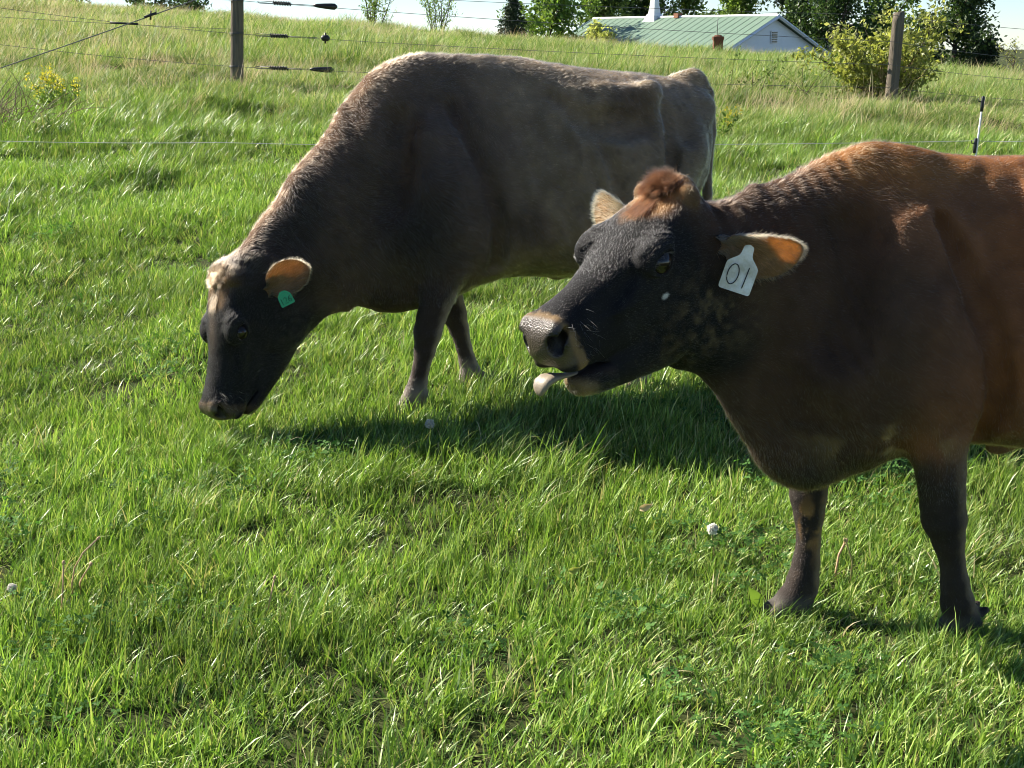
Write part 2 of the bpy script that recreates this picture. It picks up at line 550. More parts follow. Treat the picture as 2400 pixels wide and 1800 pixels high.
def nod(Rw, deg):
    """head orientation with the muzzle lowered by deg about the head's own cross axis"""
    Rw = np.array(Rw); a = R(deg); x, y, z = Rw.T
    return np.stack([x * math.cos(a) - z * math.sin(a), y, z * math.cos(a) + x * math.sin(a)], 1)

def to_local(Rw, psi):
    c, s = math.cos(psi), math.sin(psi)
    return np.array([[c, s, 0], [-s, c, 0], [0, 0, 1]]) @ np.array(Rw)

PSI_N, PSI_F = R(15), R(25)
ROOT_N = (1.1407, 3.3852, 0.0)
ROOT_F = (-.4418, 5.3539, .05)

def t_local(t, root, psi): return tuple(to_local((np.array(t) - np.array(root)).reshape(3, 1), psi).ravel())
HT_N = t_local((.3835, 3.1953, 1.090), ROOT_N, PSI_N)
HT_F = t_local((-1.020, 5.0467, .612), ROOT_F, PSI_F)
NEAR = dict(
    gx=[(-1.30, -.62, .0036), (-.62, 1.16, .0085)], gy=[(-.46, -.36, .008), (-.36, .17, .0036), (.17, .46, .008)], gz=[(-.02, .62, .0085), (.62, 1.26, .0036), (1.26, 1.32, .0085)],
    trunk=[(-.585, .95, .76, .62, .03, 2, 2, .2), (-.54, 1.03, .76, .54, .09, 2.0, 2, .3), (-.47, 1.11, .77, .465, .148, 2.2, 2, .42), (-.40, 1.175, .79, .43, .182, 2.4, 2, .52), (-.30, 1.232, .80, .435, .212, 2.5, 2, .55), (-.20, 1.232, .80, .47, .236, 2.6, 2, .52),
           (-.10, 1.228, .79, .49, .258, 2.6, 2, .47), (0, 1.222, .78, .495, .282, 2.6, 2.05, .42), (.12, 1.214, .76, .48, .310, 2.7, 2.1, .36), (.30, 1.208, .74, .465, .334, 3.2, 2.1, .33), (.50, 1.205, .76, .48, .327, 4.2, 2.1, .30), (.62, 1.205, .82, .52, .285, 4.2, 2, .22),
           (.72, 1.20, .90, .57, .245, 3.0, 2, .16), (.82, 1.19, .93, .62, .205, 2.6, 2, .12), (.90, 1.17, .93, .68, .160, 2.3, 2, .1), (.97, 1.12, .93, .75, .10, 2, 2, .05), (1.01, 1.04, .93, .82, .03, 2, 2, 0)],
    necks=[([(-.28, 0, .92, .275, .52), (-.48, 0, .905, .255, .44), (-.64, 0, .925, .198, .44), (-.76, .0, .955, .150, .52)], .07),
           ([(-.42, 0, .60, .14, .42), (-.535, 0, .675, .098, .40), (-.63, 0, .785, .075, .5)], .05)],
    limbs=[
        ([(-.24, -.165, .84, .10), (-.20, -.165, .70, .098), (-.155, -.158, .58, .079), (-.132, -.152, .47, .062), (-.114, -.147, .39, .058), (-.104, -.145, .34, .056), (-.085, -.142, .28, .041), (-.066, -.137, .22, .0315), (-.050, -.132, .155, .036), (-.034, -.127, .10, .043), (-.020, -.124, .05, .043)], .035, .92),
        ([(-.28, .165, .82, .10), (-.29, .160, .66, .092), (-.318, .148, .50, .066), (-.334, .137, .38, .052), (-.336, .130, .33, .049), (-.334, .124, .28, .040), (-.335, .117, .21, .0325), (-.342, .110, .15, .036), (-.352, .103, .10, .042), (-.372, .098, .05, .043)], .035, .92),
        ([(.78, -.14, .92, .15), (.72, -.17, .74, .125), (.68, -.18, .62, .085), (.76, -.175, .50, .055), (.80, -.175, .42, .048), (.77, -.175, .25, .034), (.75, -.175, .12, .042), (.73, -.175, .05, .043)], .05, .75),
        ([(.80, .14, .92, .15), (.78, .17, .74, .125), (.78, .18, .62, .085), (.90, .175, .50, .055), (.95, .175, .42, .048), (.92, .175, .25, .034), (.90, .175, .12, .042), (.88, .175, .05, .043)], .05, .75),
        ([(.94, 0, 1.17, .04), (1.01, 0, 1.12, .032), (1.04, 0, .95, .025), (1.045, .01, .70, .02), (1.045, .02, .50, .022), (1.05, .03, .36, .032), (1.05, .03, .22, .006)], .02, 1.0)],
    shelf=[(.06, .090, 1.10, .010), (.24, .158, 1.116, .020), (.38, .184, 1.126, .027), (.56, .212, 1.138, .032)],
    bumps=both((-.27, .150, .86), (.115, .060, .24), .10, -.25) + both((-.140, .200, .675), (.055, .044, .080), .025, .3) + both((-.20, .178, .76), (.10, .070, .13), .05, -.5) + both((-.405, .130, .73), (.085, .065, .09), .05)
        + [((-.43, 0, .525), (.125, .085, .105), .05, -.35, False)]
        + both((.56, .215, 1.14), (.050, .038, .036), .05) + both((.95, .09, 1.07), (.04, .035, .04), .03) + both((.36, .185, 1.13), (.20, .05, .018), .08)
        + both((.46, .33, 1.0), (.11, .06, .10), .06, None, True) + both((.75, .25, 1.03), (.08, .05, .09), .05, None, True) + []
        + [((.15, 0, .468), (.05, .018, .022), .02, None, False), ((.62, 0, .52), (.16, .13, .11), .04, None, False), ((.93, 0, 1.18), (.06, .03, .03), .03, None, False)]
        + both((.55, .06, .41), (.015, .015, .045), .015) + both((.68, .06, .41), (.015, .015, .045), .015)
        + hoof_bumps(-.005, -.122) + hoof_bumps(-.385, .097) + hoof_bumps(.72, -.175) + hoof_bumps(.87, .175),
    grooves=[([(-.185, .008, 1.08, .030), (-.125, .016, .95, .034), (-.080, .028, .82, .036), (-.050, .042, .70, .036), (-.035, .042, .61, .034), (-.03, .03, .54, .03)], .028, 1.0),
             ([(-.39, .006, 1.06, .05), (-.42, .009, .94, .055), (-.45, .006, .82, .05)], .07, 1.0),
             ([(.10, .006, 1.08, .02), (.19, .012, .98, .025), (.28, .012, .84, .025), (.31, .008, .72, .02)], .04, 1.0)],
    ribs=(-.02, .42, .60, 1.08, .003),
    head_t=HT_N, head_s=1.06, open=3.0,
    head_R=to_local(nod([[-0.661, -0.6701, -0.3376], [-0.6127, 0.7418, -0.2728], [-0.4332, -0.0265, 0.9009]], 2.0), PSI_N),
)
FAR = dict(
    gx=[(-1.0, -.58, .0045), (-.58, 1.56, .009)], gy=[(-.46, -.33, .009), (-.33, .15, .0045), (.15, .46, .009)], gz=[(-.03, .74, .0045), (.74, 1.46, .009)],
    trunk=[(-.215, .92, .74, .58, .03, 2, 2, .2), (-.18, 1.06, .75, .52, .10, 2.0, 2, .3), (-.10, 1.215, .78, .465, .165, 2.3, 2, .45), (0, 1.322, .80, .425, .205, 2.5, 2, .55), (.10, 1.366, .81, .405, .230, 2.6, 2, .58), (.20, 1.384, .81, .43, .250, 2.6, 2, .55), (.32, 1.392, .80, .485, .274, 2.6, 2.05, .50), (.45, 1.382, .79, .51, .304, 2.6, 2.1, .44),
           (.60, 1.360, .77, .50, .334, 2.6, 2.1, .22), (.75, 1.340, .76, .49, .347, 2.6, 2.1, .05), (.90, 1.322, .79, .52, .332, 2.6, 2.1, .0), (1.0, 1.314, .87, .57, .292, 2.7, 2, .0), (1.10, 1.302, .96, .63, .242, 2.6, 2, .08), (1.20, 1.292, .99, .69, .204, 2.7, 2, .14), (1.30, 1.268, 1.0, .75, .158, 2.4, 2, .1), (1.37, 1.215, 1.0, .81, .10, 2, 2, .05), (1.41, 1.13, 1.0, .88, .03, 2, 2, 0)],
    necks=[([(.02, 0, .93, .36, .5), (-.20, 0, .79, .275, .46), (-.42, 0, .655, .188, .50), (-.57, -.015, .565, .138, .62), (-.645, -.028, .54, .105, .78)], .09),
           ([(-.16, 0, .60, .11, .42), (-.40, -.01, .46, .085, .5), (-.52, -.03, .40, .075, .65)], .06)],
    limbs=[
        ([(.10, -.165, .90, .11), (.16, -.17, .74, .105), (.135, -.162, .60, .085), (.105, -.152, .49, .068), (.072, -.146, .39, .056), (.056, -.142, .33, .055), (.045, -.138, .26, .042), (.030, -.133, .19, .0335), (.018, -.128, .13, .037), (.008, -.124, .09, .044), (-.012, -.120, .05, .043)], .035, .92),
        ([(.14, .165, .88, .10), (.20, .165, .70, .095), (.235, .155, .55, .072), (.272, .145, .40, .054), (.288, .140, .33, .051), (.305, .134, .27, .041), (.325, .128, .19, .0335), (.338, .123, .13, .037), (.348, .119, .09, .043), (.338, .117, .05, .043)], .035, .92),
        ([(1.14, -.15, 1.0, .16), (1.06, -.185, .80, .135), (1.0, -.195, .67, .092), (1.07, -.195, .55, .058), (1.10, -.20, .46, .050), (1.03, -.205, .28, .035), (.99, -.21, .13, .043), (.96, -.21, .05, .044)], .05, .75),
        ([(1.18, .15, 1.0, .16), (1.14, .185, .80, .135), (1.14, .19, .67, .092), (1.26, .185, .55, .058), (1.31, .185, .46, .050), (1.28, .185, .28, .035), (1.26, .185, .13, .043), (1.24, .185, .05, .044)], .05, .75),
        ([(1.33, 0, 1.275, .042), (1.40, 0, 1.22, .034), (1.425, .0, 1.05, .026), (1.43, .01, .80, .021), (1.43, .02, .58, .022), (1.44, .03, .42, .034), (1.44, .03, .26, .006)], .02, 1.0)],
    shelf=[(.46, .115, 1.22, .010), (.62, .172, 1.233, .022), (.76, .198, 1.240, .029), (.88, .212, 1.243, .031), (.985, .222, 1.246, .034)],
    bumps=both((.08, .160, .88), (.125, .062, .22), .10, .12) + both((.235, .204, .69), (.055, .044, .082), .025, .3) + both((.13, .178, .80), (.105, .070, .14), .05, -.2) + both((-.04, .13, .72), (.10, .07, .10), .06)
        + [((-.05, 0, .50), (.13, .09, .095), .05, -.2, False)]
        + both((.990, .218, 1.232), (.050, .034, .045), .05) + both((1.335, .088, 1.165), (.045, .034, .05), .09) + []
        + [] + both((1.16, .262, 1.13), (.085, .075, .105), .04, None, True) + []
        + [((.70, 0, .492), (.04, .014, .016), .02, None, False), ((1.02, 0, .60), (.16, .14, .12), .04, None, False), ((1.30, 0, 1.278), (.07, .035, .03), .05, None, False)]
        + both((.95, .06, .48), (.015, .015, .045), .015) + both((1.08, .06, .48), (.015, .015, .045), .015)
        + hoof_bumps(.002, -.119) + hoof_bumps(.352, .117) + hoof_bumps(.965, -.21) + hoof_bumps(1.235, .185),
    grooves=[([(.165, .008, 1.20, .030), (.225, .014, 1.06, .034), (.280, .026, .90, .036), (.310, .040, .76, .036), (.32, .040, .66, .034), (.32, .03, .58, .03)], .028, 1.0),
             ([(-.04, .004, 1.14, .05), (-.075, .007, 1.0, .055), (-.10, .004, .86, .05)], .07, 1.0),
             ([(.56, .008, 1.24, .02), (.64, .020, 1.17, .026), (.72, .026, 1.07, .030), (.78, .020, .95, .028), (.80, .010, .84, .025)], .03, 1.0),
             ([(1.075, .014, 1.20, .03), (1.09, .030, 1.10, .04), (1.08, .026, .97, .04)], .025, 1.0),
             ([(.64, .020, 1.17, .06), (.74, .048, 1.14, .085), (.86, .062, 1.135, .090), (.94, .040, 1.13, .075)], .022, 1.0)],
    ribs=(.34, .80, .62, 1.22, .0042),
    head_t=HT_F, head_s=1.065, open=0.0,
    head_R=to_local([[-0.1644, -0.6448, -0.7465], [-0.3309, 0.749, -0.574], [-0.9292, -0.1526, 0.3365]], PSI_F),
)

# ---- coat colours (linear albedo); p in cow frame, h in head frame, zone masks by anatomy
def mixc(a, b, t): return a * (1 - t[:, None]) + np.array(b) * t[:, None]

def head_coords(P, p):
    h = ((p - np.array(P['head_t'])) @ P['head_R']) / P['head_s']
    h[:, 0] = np.where(h[:, 0] > .3, .3 + (h[:, 0] - .3) / .86, h[:, 0])
    return h

def head_colours(col, p, h, inhead, poll, black, face2, ring=1.0):
    x, y, z = h.T; ay = np.abs(y)
    n = fbm(p, .05, 3); n2 = fbm(p, .012, 8, 2)
    col = mixc(col, black, inhead * sstep(-.03, .10, x + (n - .5) * .06 - np.clip(z, 0, 1) * .25))
    # cheeks: brown mottling low on the jaw
    ch = inhead * np.exp(-((x - .10) / .10) ** 2 - ((z + .18) / .09) ** 2) * sstep(.35, .75, fbm(p, .016, 9, 2) * .65 + n * .35) * .75
    col = mixc(col, face2, np.clip(ch, 0, 1) * .9)
    # poll and forehead
    pf = inhead * sstep(-.045, -.02, x) * sstep(.02, .055, z) * (1 - sstep(.075, .145, x + (n - .5) * .08 + ay * .45)) * (1 - sstep(.045, .075, ay + (n - .5) * .03))
    col = mixc(col, poll, np.clip(pf, 0, 1))
    hb = inhead * np.exp(-((x - .008) / .022) ** 2 - ((ay - .066) / .022) ** 2 - ((z - .07) / .03) ** 2)
    col = mixc(col, (.30, .17, .07), np.clip(hb, 0, 1) * (.3 + .7 * ring))
    # pale ring behind the nose pad, pale lips and chin
    rg = ring * inhead * sstep(.440, .458, x - z * .12 + (n2 - .5) * .02) * (1 - sstep(.47, .488, x + np.abs(z - .02) * .10))
    col = mixc(col, (.30, .19, .09), rg * .75)
    lip = inhead * sstep(.40, .435, x + (n2 - .5) * .02) * sstep(-.006, .018, -z - .0765 - (.49 - x) * .42 + (n2 - .5) * .02)
    col = mixc(col, (.15, .11, .06), lip * .55 * ring)
    col = mixc(col, (.03, .022, .02), inhead * sstep(.34, .37, x) * np.exp(-((z + .094 + (.49 - x) * .42) / .012) ** 2) * ring)
    pad = inhead * sstep(.462, .482, x + np.abs(z - .0) * .06) * (1 - sstep(.050, .064, -z))
    col = mixc(col, (.085, .062, .045), pad)
    nos = inhead * sstep(.0, .010, .036 - np.sqrt((x - .484) ** 2 + ((ay - .045) * 1.3) ** 2 + (z - .004) ** 2))
    col = mixc(col, (.010, .007, .006), nos)
    return col, pad

def coat_near(P, p, nrm):
    h = head_coords(P, p); x, y, z = p.T
    inhead = 1 - sstep(.02, .09, np.maximum(np.abs(h[:, 1]) - .12, 0) + np.maximum(-h[:, 2] - .29, 0) + np.maximum(-.045 - h[:, 0], 0)); inhead = inhead * (h[:, 0] > -.15) * (h[:, 0] < .6)
    big = fbm(p, .25, 1); sm = fbm(p, .03, 2)
    col = np.tile(np.array((.11, .048, .021)), (len(p), 1))
    col = mixc(col, (.185, .066, .021), sstep(.25, .65, big) * sstep(-.2, .2, x))
    col = mixc(col, (.17, .070, .020), sstep(1.10, 1.20, z + (big - .5) * .12) * sstep(-.75, -.45, x) * (1 - sstep(-.15, .05, x) * .55))       # crest and withers
    dark = sstep(-.02, -.34, x + (fbm(p, .16, 66, 3) - .5) * .25 + np.clip(z - .95, 0, 1) * .9 + np.clip(.62 - z, 0, 1) * .8)
    col = mixc(col, (.034, .022, .015), dark * .85)                       # throat and point of the shoulder
    col = mixc(col, (.030, .020, .014), sstep(-.5, -.75, x) * sstep(1.08, .95, z))
    br = np.exp(-((x + .30) / .13) ** 2 - ((z - .54) / .06) ** 2) * sstep(.42, .6, fbm(p, .06, 12))
    col = mixc(col, (.20, .14, .065), np.clip(br * 1.2, 0, 1))                             # brisket patches
    col = mixc(col, (.13, .085, .042), sstep(.60, .50, z) * sstep(-.1, .05, x) * .7)     # belly
    leg = sstep(.56, .42, z + (fbm(p, .09, 88, 3) - .5) * .16)
    col = mixc(col, (.024, .018, .015), leg * (np.abs(y) > .04))
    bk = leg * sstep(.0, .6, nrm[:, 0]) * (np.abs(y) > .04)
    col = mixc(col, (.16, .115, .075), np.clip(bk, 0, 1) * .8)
    col = mixc(col, (.26, .14, .05), leg * np.exp(-((z - .26) / .07) ** 2) * sstep(.50, .68, sm) * (x < -.25) * sstep(-.2, .4, nrm[:, 0] * .3 - nrm[:, 1]) * .8)
    col = mixc(col, (.055, .048, .042), sstep(.085, .055, z))
    col = col * 1.55
    col, pad = head_colours(col, p, h, inhead, (.25, .12, .042), (.014, .013, .0135), (.20, .145, .07))
    wh = inhead * sstep(.0115, .006, np.sqrt((h[:, 0] - .185) ** 2 + ((h[:, 2] + .068) * 1.4) ** 2)) * (h[:, 1] < 0)
    col = mixc(col, (.55, .53, .50), wh)
    col *= ((.62 + .42 * sm) * (.62 + .80 * fbm(p * np.array([1, 1, .55]), .10, 77, 3)))[:, None]
    return np.clip(col, .003, .9), h, inhead, pad

def coat_far(P, p, nrm):
    h = head_coords(P, p); x, y, z = p.T
    inhead = 1 - sstep(.02, .09, np.maximum(np.abs(h[:, 1]) - .12, 0) + np.maximum(-h[:, 2] - .29, 0) + np.maximum(-.045 - h[:, 0], 0)); inhead = inhead * (h[:, 0] > -.15) * (h[:, 0] < .6)
    big = fbm(p, .30, 21); sm = fbm(p, .03, 22)
    col = np.tile(np.array((.060, .041, .030)), (len(p), 1))
    col = mixc(col, (.155, .114, .071), sstep(.18, .5, x) * sstep(.15, .6, big) * .9)
    col = mixc(col, (.115, .088, .062), sstep(.95, 1.15, x) * .8)
    col = mixc(col, (.12, .090, .050), sstep(.72, .55, z) * sstep(.2, .4, x))
    col = mixc(col, (.155, .108, .062), sstep(1.20, 1.30, z + (big - .5) * .1) * (.25 + .75 * sstep(.40, .75, x)))       # topline
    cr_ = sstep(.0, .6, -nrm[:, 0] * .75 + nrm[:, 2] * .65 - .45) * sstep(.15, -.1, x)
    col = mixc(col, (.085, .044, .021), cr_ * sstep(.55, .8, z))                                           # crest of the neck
    col = mixc(col, (.020, .016, .014), np.clip(np.exp(-((x + .0) / .16) ** 2 - ((z - .72) / .2) ** 2), 0, 1))
    col = mixc(col, (.028, .022, .018), sstep(-.25, -.45, x) * (1 - cr_))
    leg = sstep(.56, .42, z + (fbm(p, .09, 88, 3) - .5) * .16) * (np.abs(y) > .04) * (x > -.15)
    col = mixc(col, (.030, .021, .017), leg)
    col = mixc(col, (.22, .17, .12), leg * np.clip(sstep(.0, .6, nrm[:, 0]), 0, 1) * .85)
    col = mixc(col, (.17, .14, .12), sstep(.17, .08, z) * (x > -.15) * .8)
    sp = sstep(.74, .80, vnoise(p, .022, 31)) * sstep(.45, .7, x)
    col = mixc(col, (.025, .02, .017), sp * .3)
    col = col * 1.6
    col, pad = head_colours(col, p, h, inhead, (.16, .095, .046), (.016, .0145, .0145), (.05, .04, .03), .35)
    mid = inhead * np.exp(-((h[:, 1]) / .025) ** 2) * sstep(.04, .08, h[:, 0]) * (1 - sstep(.2, .3, h[:, 0])) * (h[:, 2] > .03)
    col = mixc(col, (.07, .048, .032), mid * .7)
    col *= ((.62 + .42 * sm) * (.62 + .80 * fbm(p * np.array([1, 1, .55]), .10, 77, 3)))[:, None]
    return np.clip(col, .003, .9), h, inhead, pad
# ---- materials of the animals
def mat_hide():
    m, nt, out = new_mat('hide')
    b = nd(nt, 'ShaderNodeBsdfPrincipled')
    a = nd(nt, 'ShaderNodeAttribute', attribute_name='coat')
    r = nd(nt, 'ShaderNodeAttribute', attribute_name='wet')
    nt.links.new(a.outputs['Color'], b.inputs['Base Color'])
    mr = nd(nt, 'ShaderNodeMapRange'); mr.inputs['To Min'].default_value = .75; mr.inputs['To Max'].default_value = .36
    nt.links.new(r.outputs['Fac'], mr.inputs['Value']); nt.links.new(mr.outputs[0], b.inputs['Roughness'])
    ms = nd(nt, 'ShaderNodeMapRange'); ms.inputs['To Min'].default_value = .12; ms.inputs['To Max'].default_value = .45
    nt.links.new(r.outputs['Fac'], ms.inputs['Value']); nt.links.new(ms.outputs[0], b.inputs['Specular IOR Level'])
    tc = nd(nt, 'ShaderNodeTexCoord')
    n1 = nd(nt, 'ShaderNodeTexNoise', Scale=220.0, Detail=3.0)
    v1 = nd(nt, 'ShaderNodeTexVoronoi', Scale=260.0)
    nt.links.new(tc.outputs['Object'], n1.inputs['Vector']); nt.links.new(tc.outputs['Object'], v1.inputs['Vector'])
    mx = nd(nt, 'ShaderNodeMix', data_type='FLOAT')
    nt.links.new(r.outputs['Fac'], mx.inputs[0]); nt.links.new(n1.outputs['Fac'], mx.inputs[2]); nt.links.new(v1.outputs['Distance'], mx.inputs[3])
    bp = nd(nt, 'ShaderNodeBump', Strength=.5, Distance=.004)
    nt.links.new(mx.outputs[0], bp.inputs['Height']); nt.links.new(bp.outputs[0], b.inputs['Normal'])
    # thin ears let light through
    tr = nd(nt, 'ShaderNodeBsdfTranslucent'); nt.links.new(a.outputs['Color'], tr.inputs['Color'])
    e = nd(nt, 'ShaderNodeAttribute', attribute_name='thin')
    ms2 = nd(nt, 'ShaderNodeMixShader'); nt.links.new(e.outputs['Fac'], ms2.inputs[0])
    nt.links.new(b.outputs[0], ms2.inputs[1]); nt.links.new(tr.outputs[0], ms2.inputs[2])
    nt.links.new(ms2.outputs[0], out.inputs[0])
    return m

def mat_fur(name='fur', rough=.42):
    m, nt, out = new_mat(name)
    a = nd(nt, 'ShaderNodeAttribute', attribute_name='coat')
    h = nd(nt, 'ShaderNodeBsdfHairPrincipled')
    h.parametrization = 'COLOR'
    h.inputs['Roughness'].default_value = rough
    h.inputs['Radial Roughness'].default_value = .55
    nt.links.new(a.outputs['Color'], h.inputs['Color'])
    nt.links.new(h.outputs[0], out.inputs[0])
    return m

M_HIDE = mat_hide()
M_FUR = mat_fur()

def vnormals(V, Q):
    A, B, Cc, D = V[Q[:, 0]], V[Q[:, 1]], V[Q[:, 2]], V[Q[:, 3]]
    fn = np.cross(Cc - A, D - B)
    N = np.zeros_like(V)
    for k in range(4): np.add.at(N, Q[:, k], fn)
    return N / (np.linalg.norm(N, axis=1, keepdims=True) + 1e-12), fn

def hair_obj(name, roots, dirs, nrm, length, col, rad, parent, mat, npt=4, curl=.25, rng=None, droop=None):
    """one Curves object; dirs = unit direction of growth, bends towards droop (default: along the hide)"""
    n = len(roots)
    pts = np.zeros((n, npt, 3), dtype=np.float32)
    pts[:, 0] = roots - nrm * .0015
    d = dirs.copy()
    for k in range(1, npt):
        pts[:, k] = pts[:, k - 1] + d * (length / (npt - 1))[:, None]
        jit = rng.normal(0, curl, (n, 3))
        d = d + jit * .5 + (0 if droop is None else droop)
        d /= np.linalg.norm(d, axis=1, keepdims=True)
    cu = bpy.data.hair_curves.new(name)
    cu.add_curves([npt] * n)
    cu.points.foreach_set('position', pts.ravel())
    ra = cu.attributes.get('radius') or cu.attributes.new('radius', 'FLOAT', 'POINT')
    rr = np.linspace(1, .18, npt)[None, :] * np.broadcast_to(rad, (n,))[:, None]
    ra.data.foreach_set('value', rr.astype(np.float32).ravel())
    ca = cu.attributes.new('coat', 'FLOAT_COLOR', 'CURVE')
    ca.data.foreach_set('color', np.concatenate([col, np.ones((n, 1))], 1).astype(np.float32).ravel())
    o = bpy.data.objects.new(name, cu)
    cu.materials.append(mat)
    C.objects.link(o)
    o.parent = parent
    o['kind'] = 'stuff'
    return o

def frame_mesh(V, o, ax, ay, az):
    return np.array(o) + V[:, :1] * np.array(ax) + V[:, 1:2] * np.array(ay) + V[:, 2:3] * np.array(az)

def unit(v):
    v = np.array(v, dtype=float); return v / np.linalg.norm(v)

def make_cow(P, root, psi, coat, ears, seed, fur_n, label, dens):
    rng = np.random.default_rng(seed)
    base = empty('cow', root, psi)
    tag(base, label, 'cow')
    fld = build_field(P)
    V, Q = fld.mesh()
    del fld
    N, fn = vnormals(V, Q)
    if ((V - V.mean(0)) * N).sum(1).mean() < 0:
        Q = Q[:, ::-1]; N, fn = -N, -fn
    # loose hide: soft unevenness, folds on the neck, creases round the brisket and elbow
    hc0 = head_coords(P, V); bodym = sstep(.12, -.02, hc0[:, 0]) * sstep(.30, .45, V[:, 2]) + .25
    dsp = (fbm(V, .11, 301, 2) - .5) * .016 + (fbm(V, .045, 302, 2) - .5) * .007
    dsp *= np.clip(bodym, 0, 1)
    nx0, nx1, ang = P['folds']
    wv = V[:, 0] * math.cos(ang) + V[:, 2] * math.sin(ang) + .030 * (fbm(V, .12, 303, 2) - .5)
    fm = sstep(nx0 - .08, nx0, V[:, 0]) * (1 - sstep(nx1, nx1 + .1, V[:, 0])) * sstep(.35, .6, fbm(V, .16, 304, 2)) * (1 - sstep(-.06, .0, hc0[:, 0]))
    fm = fm * sstep(1.02, .80, N[:, 2]) 
    dsp += fm * .0022 * np.sin(wv * 2 * math.pi / .034)
    V = V + N * dsp[:, None]
    N, fn2 = vnormals(V, Q)
    if (N * fn[0:1] * 0).sum() == 0 and ((V - V.mean(0)) * N).sum(1).mean() < 0: N = -N
    col, h, inhead, pad = coat(P, V, N)
    wet = pad.copy()
    thin = np.zeros(len(V))
    Vs, Qs, cols, wets, thins = [V], [Q], [col], [wet], [thin]
    c, s = math.cos(psi), math.sin(psi)
    W2L = np.array([[c, s, 0], [-s, c, 0], [0, 0, 1]])
    off = len(V)
    ear_pts = []
    for (hb, Lw, Nw, ln, wd, cup, tw) in ears:
        ev, ef = ear_mesh(ln, wd, cup, twist=tw)
        o = to_loc(P, hb)
        L = W2L @ unit(Lw); n_ = W2L @ unit(Nw); n_ = unit(n_ - L * (n_ @ L)); w_ = np.cross(n_, L)
        ep = frame_mesh(ev, o, L, w_, n_)
        k = len(ev) // 2
        u = ev[:, 0] / ln
        inner = (np.arange(len(ev)) < k)
        ec = np.tile(np.array(P['ear_col']), (len(ev), 1))
        edge = 1 - np.abs(((np.arange(len(ev)) % k) % 15) / 7 - 1)
        ec = np.where(inner[:, None], mixc(ec, P['ear_in'], sstep(.1, .6, edge)), ec)
        ec = mixc(ec, P['ear_root'], sstep(.22, .02, u) * (~inner))
        ec *= (.8 + .4 * vnoise(ep, .012, 4))[:, None]
        Vs.append(ep); Qs.append(ef + off); cols.append(ec); wets.append(np.zeros(len(ev))); thins.append(np.full(len(ev), .68))
        off += len(ev); ear_pts.append((ep, ef, ec, L, n_, w_, o))
    VV = np.concatenate(Vs); QQ = np.concatenate(Qs)
    body = mesh_obj('body', VV, QQ, M_HIDE, base)
    me = body.data
    for nm, dat in (('wet', np.concatenate(wets)), ('thin', np.concatenate(thins))):
        a = me.attributes.new(nm, 'FLOAT', 'POINT'); a.data.foreach_set('value', dat.astype(np.float32))
    a = me.attributes.new('coat', 'FLOAT_COLOR', 'POINT')
    ca = np.concatenate(cols); a.data.foreach_set('color', np.concatenate([ca, np.ones((len(ca), 1))], 1).astype(np.float32).ravel())
    # ---- fur over the body
    area = np.linalg.norm(fn, axis=1) * .5
    fc = V[Q].mean(1); fh = head_coords(P, fc)
    w = area * (1 + 1.2 * (inhead[Q[:, 0]] > .5))
    w = w * (1 - .97 * pad[Q[:, 0]]) * (fc[:, 2] > .04)
    de = np.sqrt((fh[:, 0] - EYE[0]) ** 2 + ((fh[:, 2] - EYE[2]) * 1.2) ** 2 + (np.abs(fh[:, 1]) - EYE[1]) ** 2)
    w = np.where(de < .026, 0, w)
    nos = (np.sqrt((fh[:, 0] - .490) ** 2 + (np.abs(fh[:, 1]) - .044) ** 2 + (fh[:, 2] - .005) ** 2) < .030)
    w = np.where(nos, 0, w)
    mouth = (fh[:, 0] > .36) & (np.abs(fh[:, 2] + .085 + (.49 - fh[:, 0]) * .42) < .012) & (inhead[Q[:, 0]] > .5)
    w = np.where(mouth, 0, w)
    fi = rng.choice(len(Q), fur_n, p=w / w.sum())
    b1, b2 = rng.random(fur_n), rng.random(fur_n)
    q = Q[fi]
    p = (V[q[:, 0]] * ((1 - b1) * (1 - b2))[:, None] + V[q[:, 1]] * (b1 * (1 - b2))[:, None] + V[q[:, 2]] * (b1 * b2)[:, None] + V[q[:, 3]] * ((1 - b1) * b2)[:, None])
    nn = N[q[:, 0]]
    hc, hh, hin, _ = coat(P, p, nn)
    flow = np.tile(np.array([.8, 0, -.55]), (fur_n, 1))
    flow[p[:, 2] < .55] = (.15, 0, -1)
    hf = P['head_R'] @ np.array([-.8, 0, -.25])
    flow = np.where((hin > .5)[:, None], hf, flow)
    # whorls: the coat lies in patches
    for ax in range(3): flow[:, ax] += (fbm(p, .14, 40 + ax, 2) - .5) * 1.5 + (vnoise(p, .03, 50 + ax) - .5) * .7
    t = flow - nn * (flow * nn).sum(1, keepdims=True); t /= np.linalg.norm(t, axis=1, keepdims=True) + 1e-9
    lift = rng.uniform(.25, .75, fur_n)
    ln = P['hair_len'](p, hh, hin, nn) * rng.uniform(.6, 1.25, fur_n)
    d = t * np.cos(lift)[:, None] + nn * np.sin(lift)[:, None]
    hcol = np.clip(hc * (.40 + 1.35 * rng.random((fur_n, 1)) ** 1.7) * (.35 + 1.3 * vnoise(p, .014, 71))[:, None] + .004, .003, .9)
    hair_obj('fur', p, d, nn, ln, hcol, rng.uniform(.8, 1.2, fur_n) * P['hair_rad'], base, M_FUR, 4, .18, rng, -nn * .12)
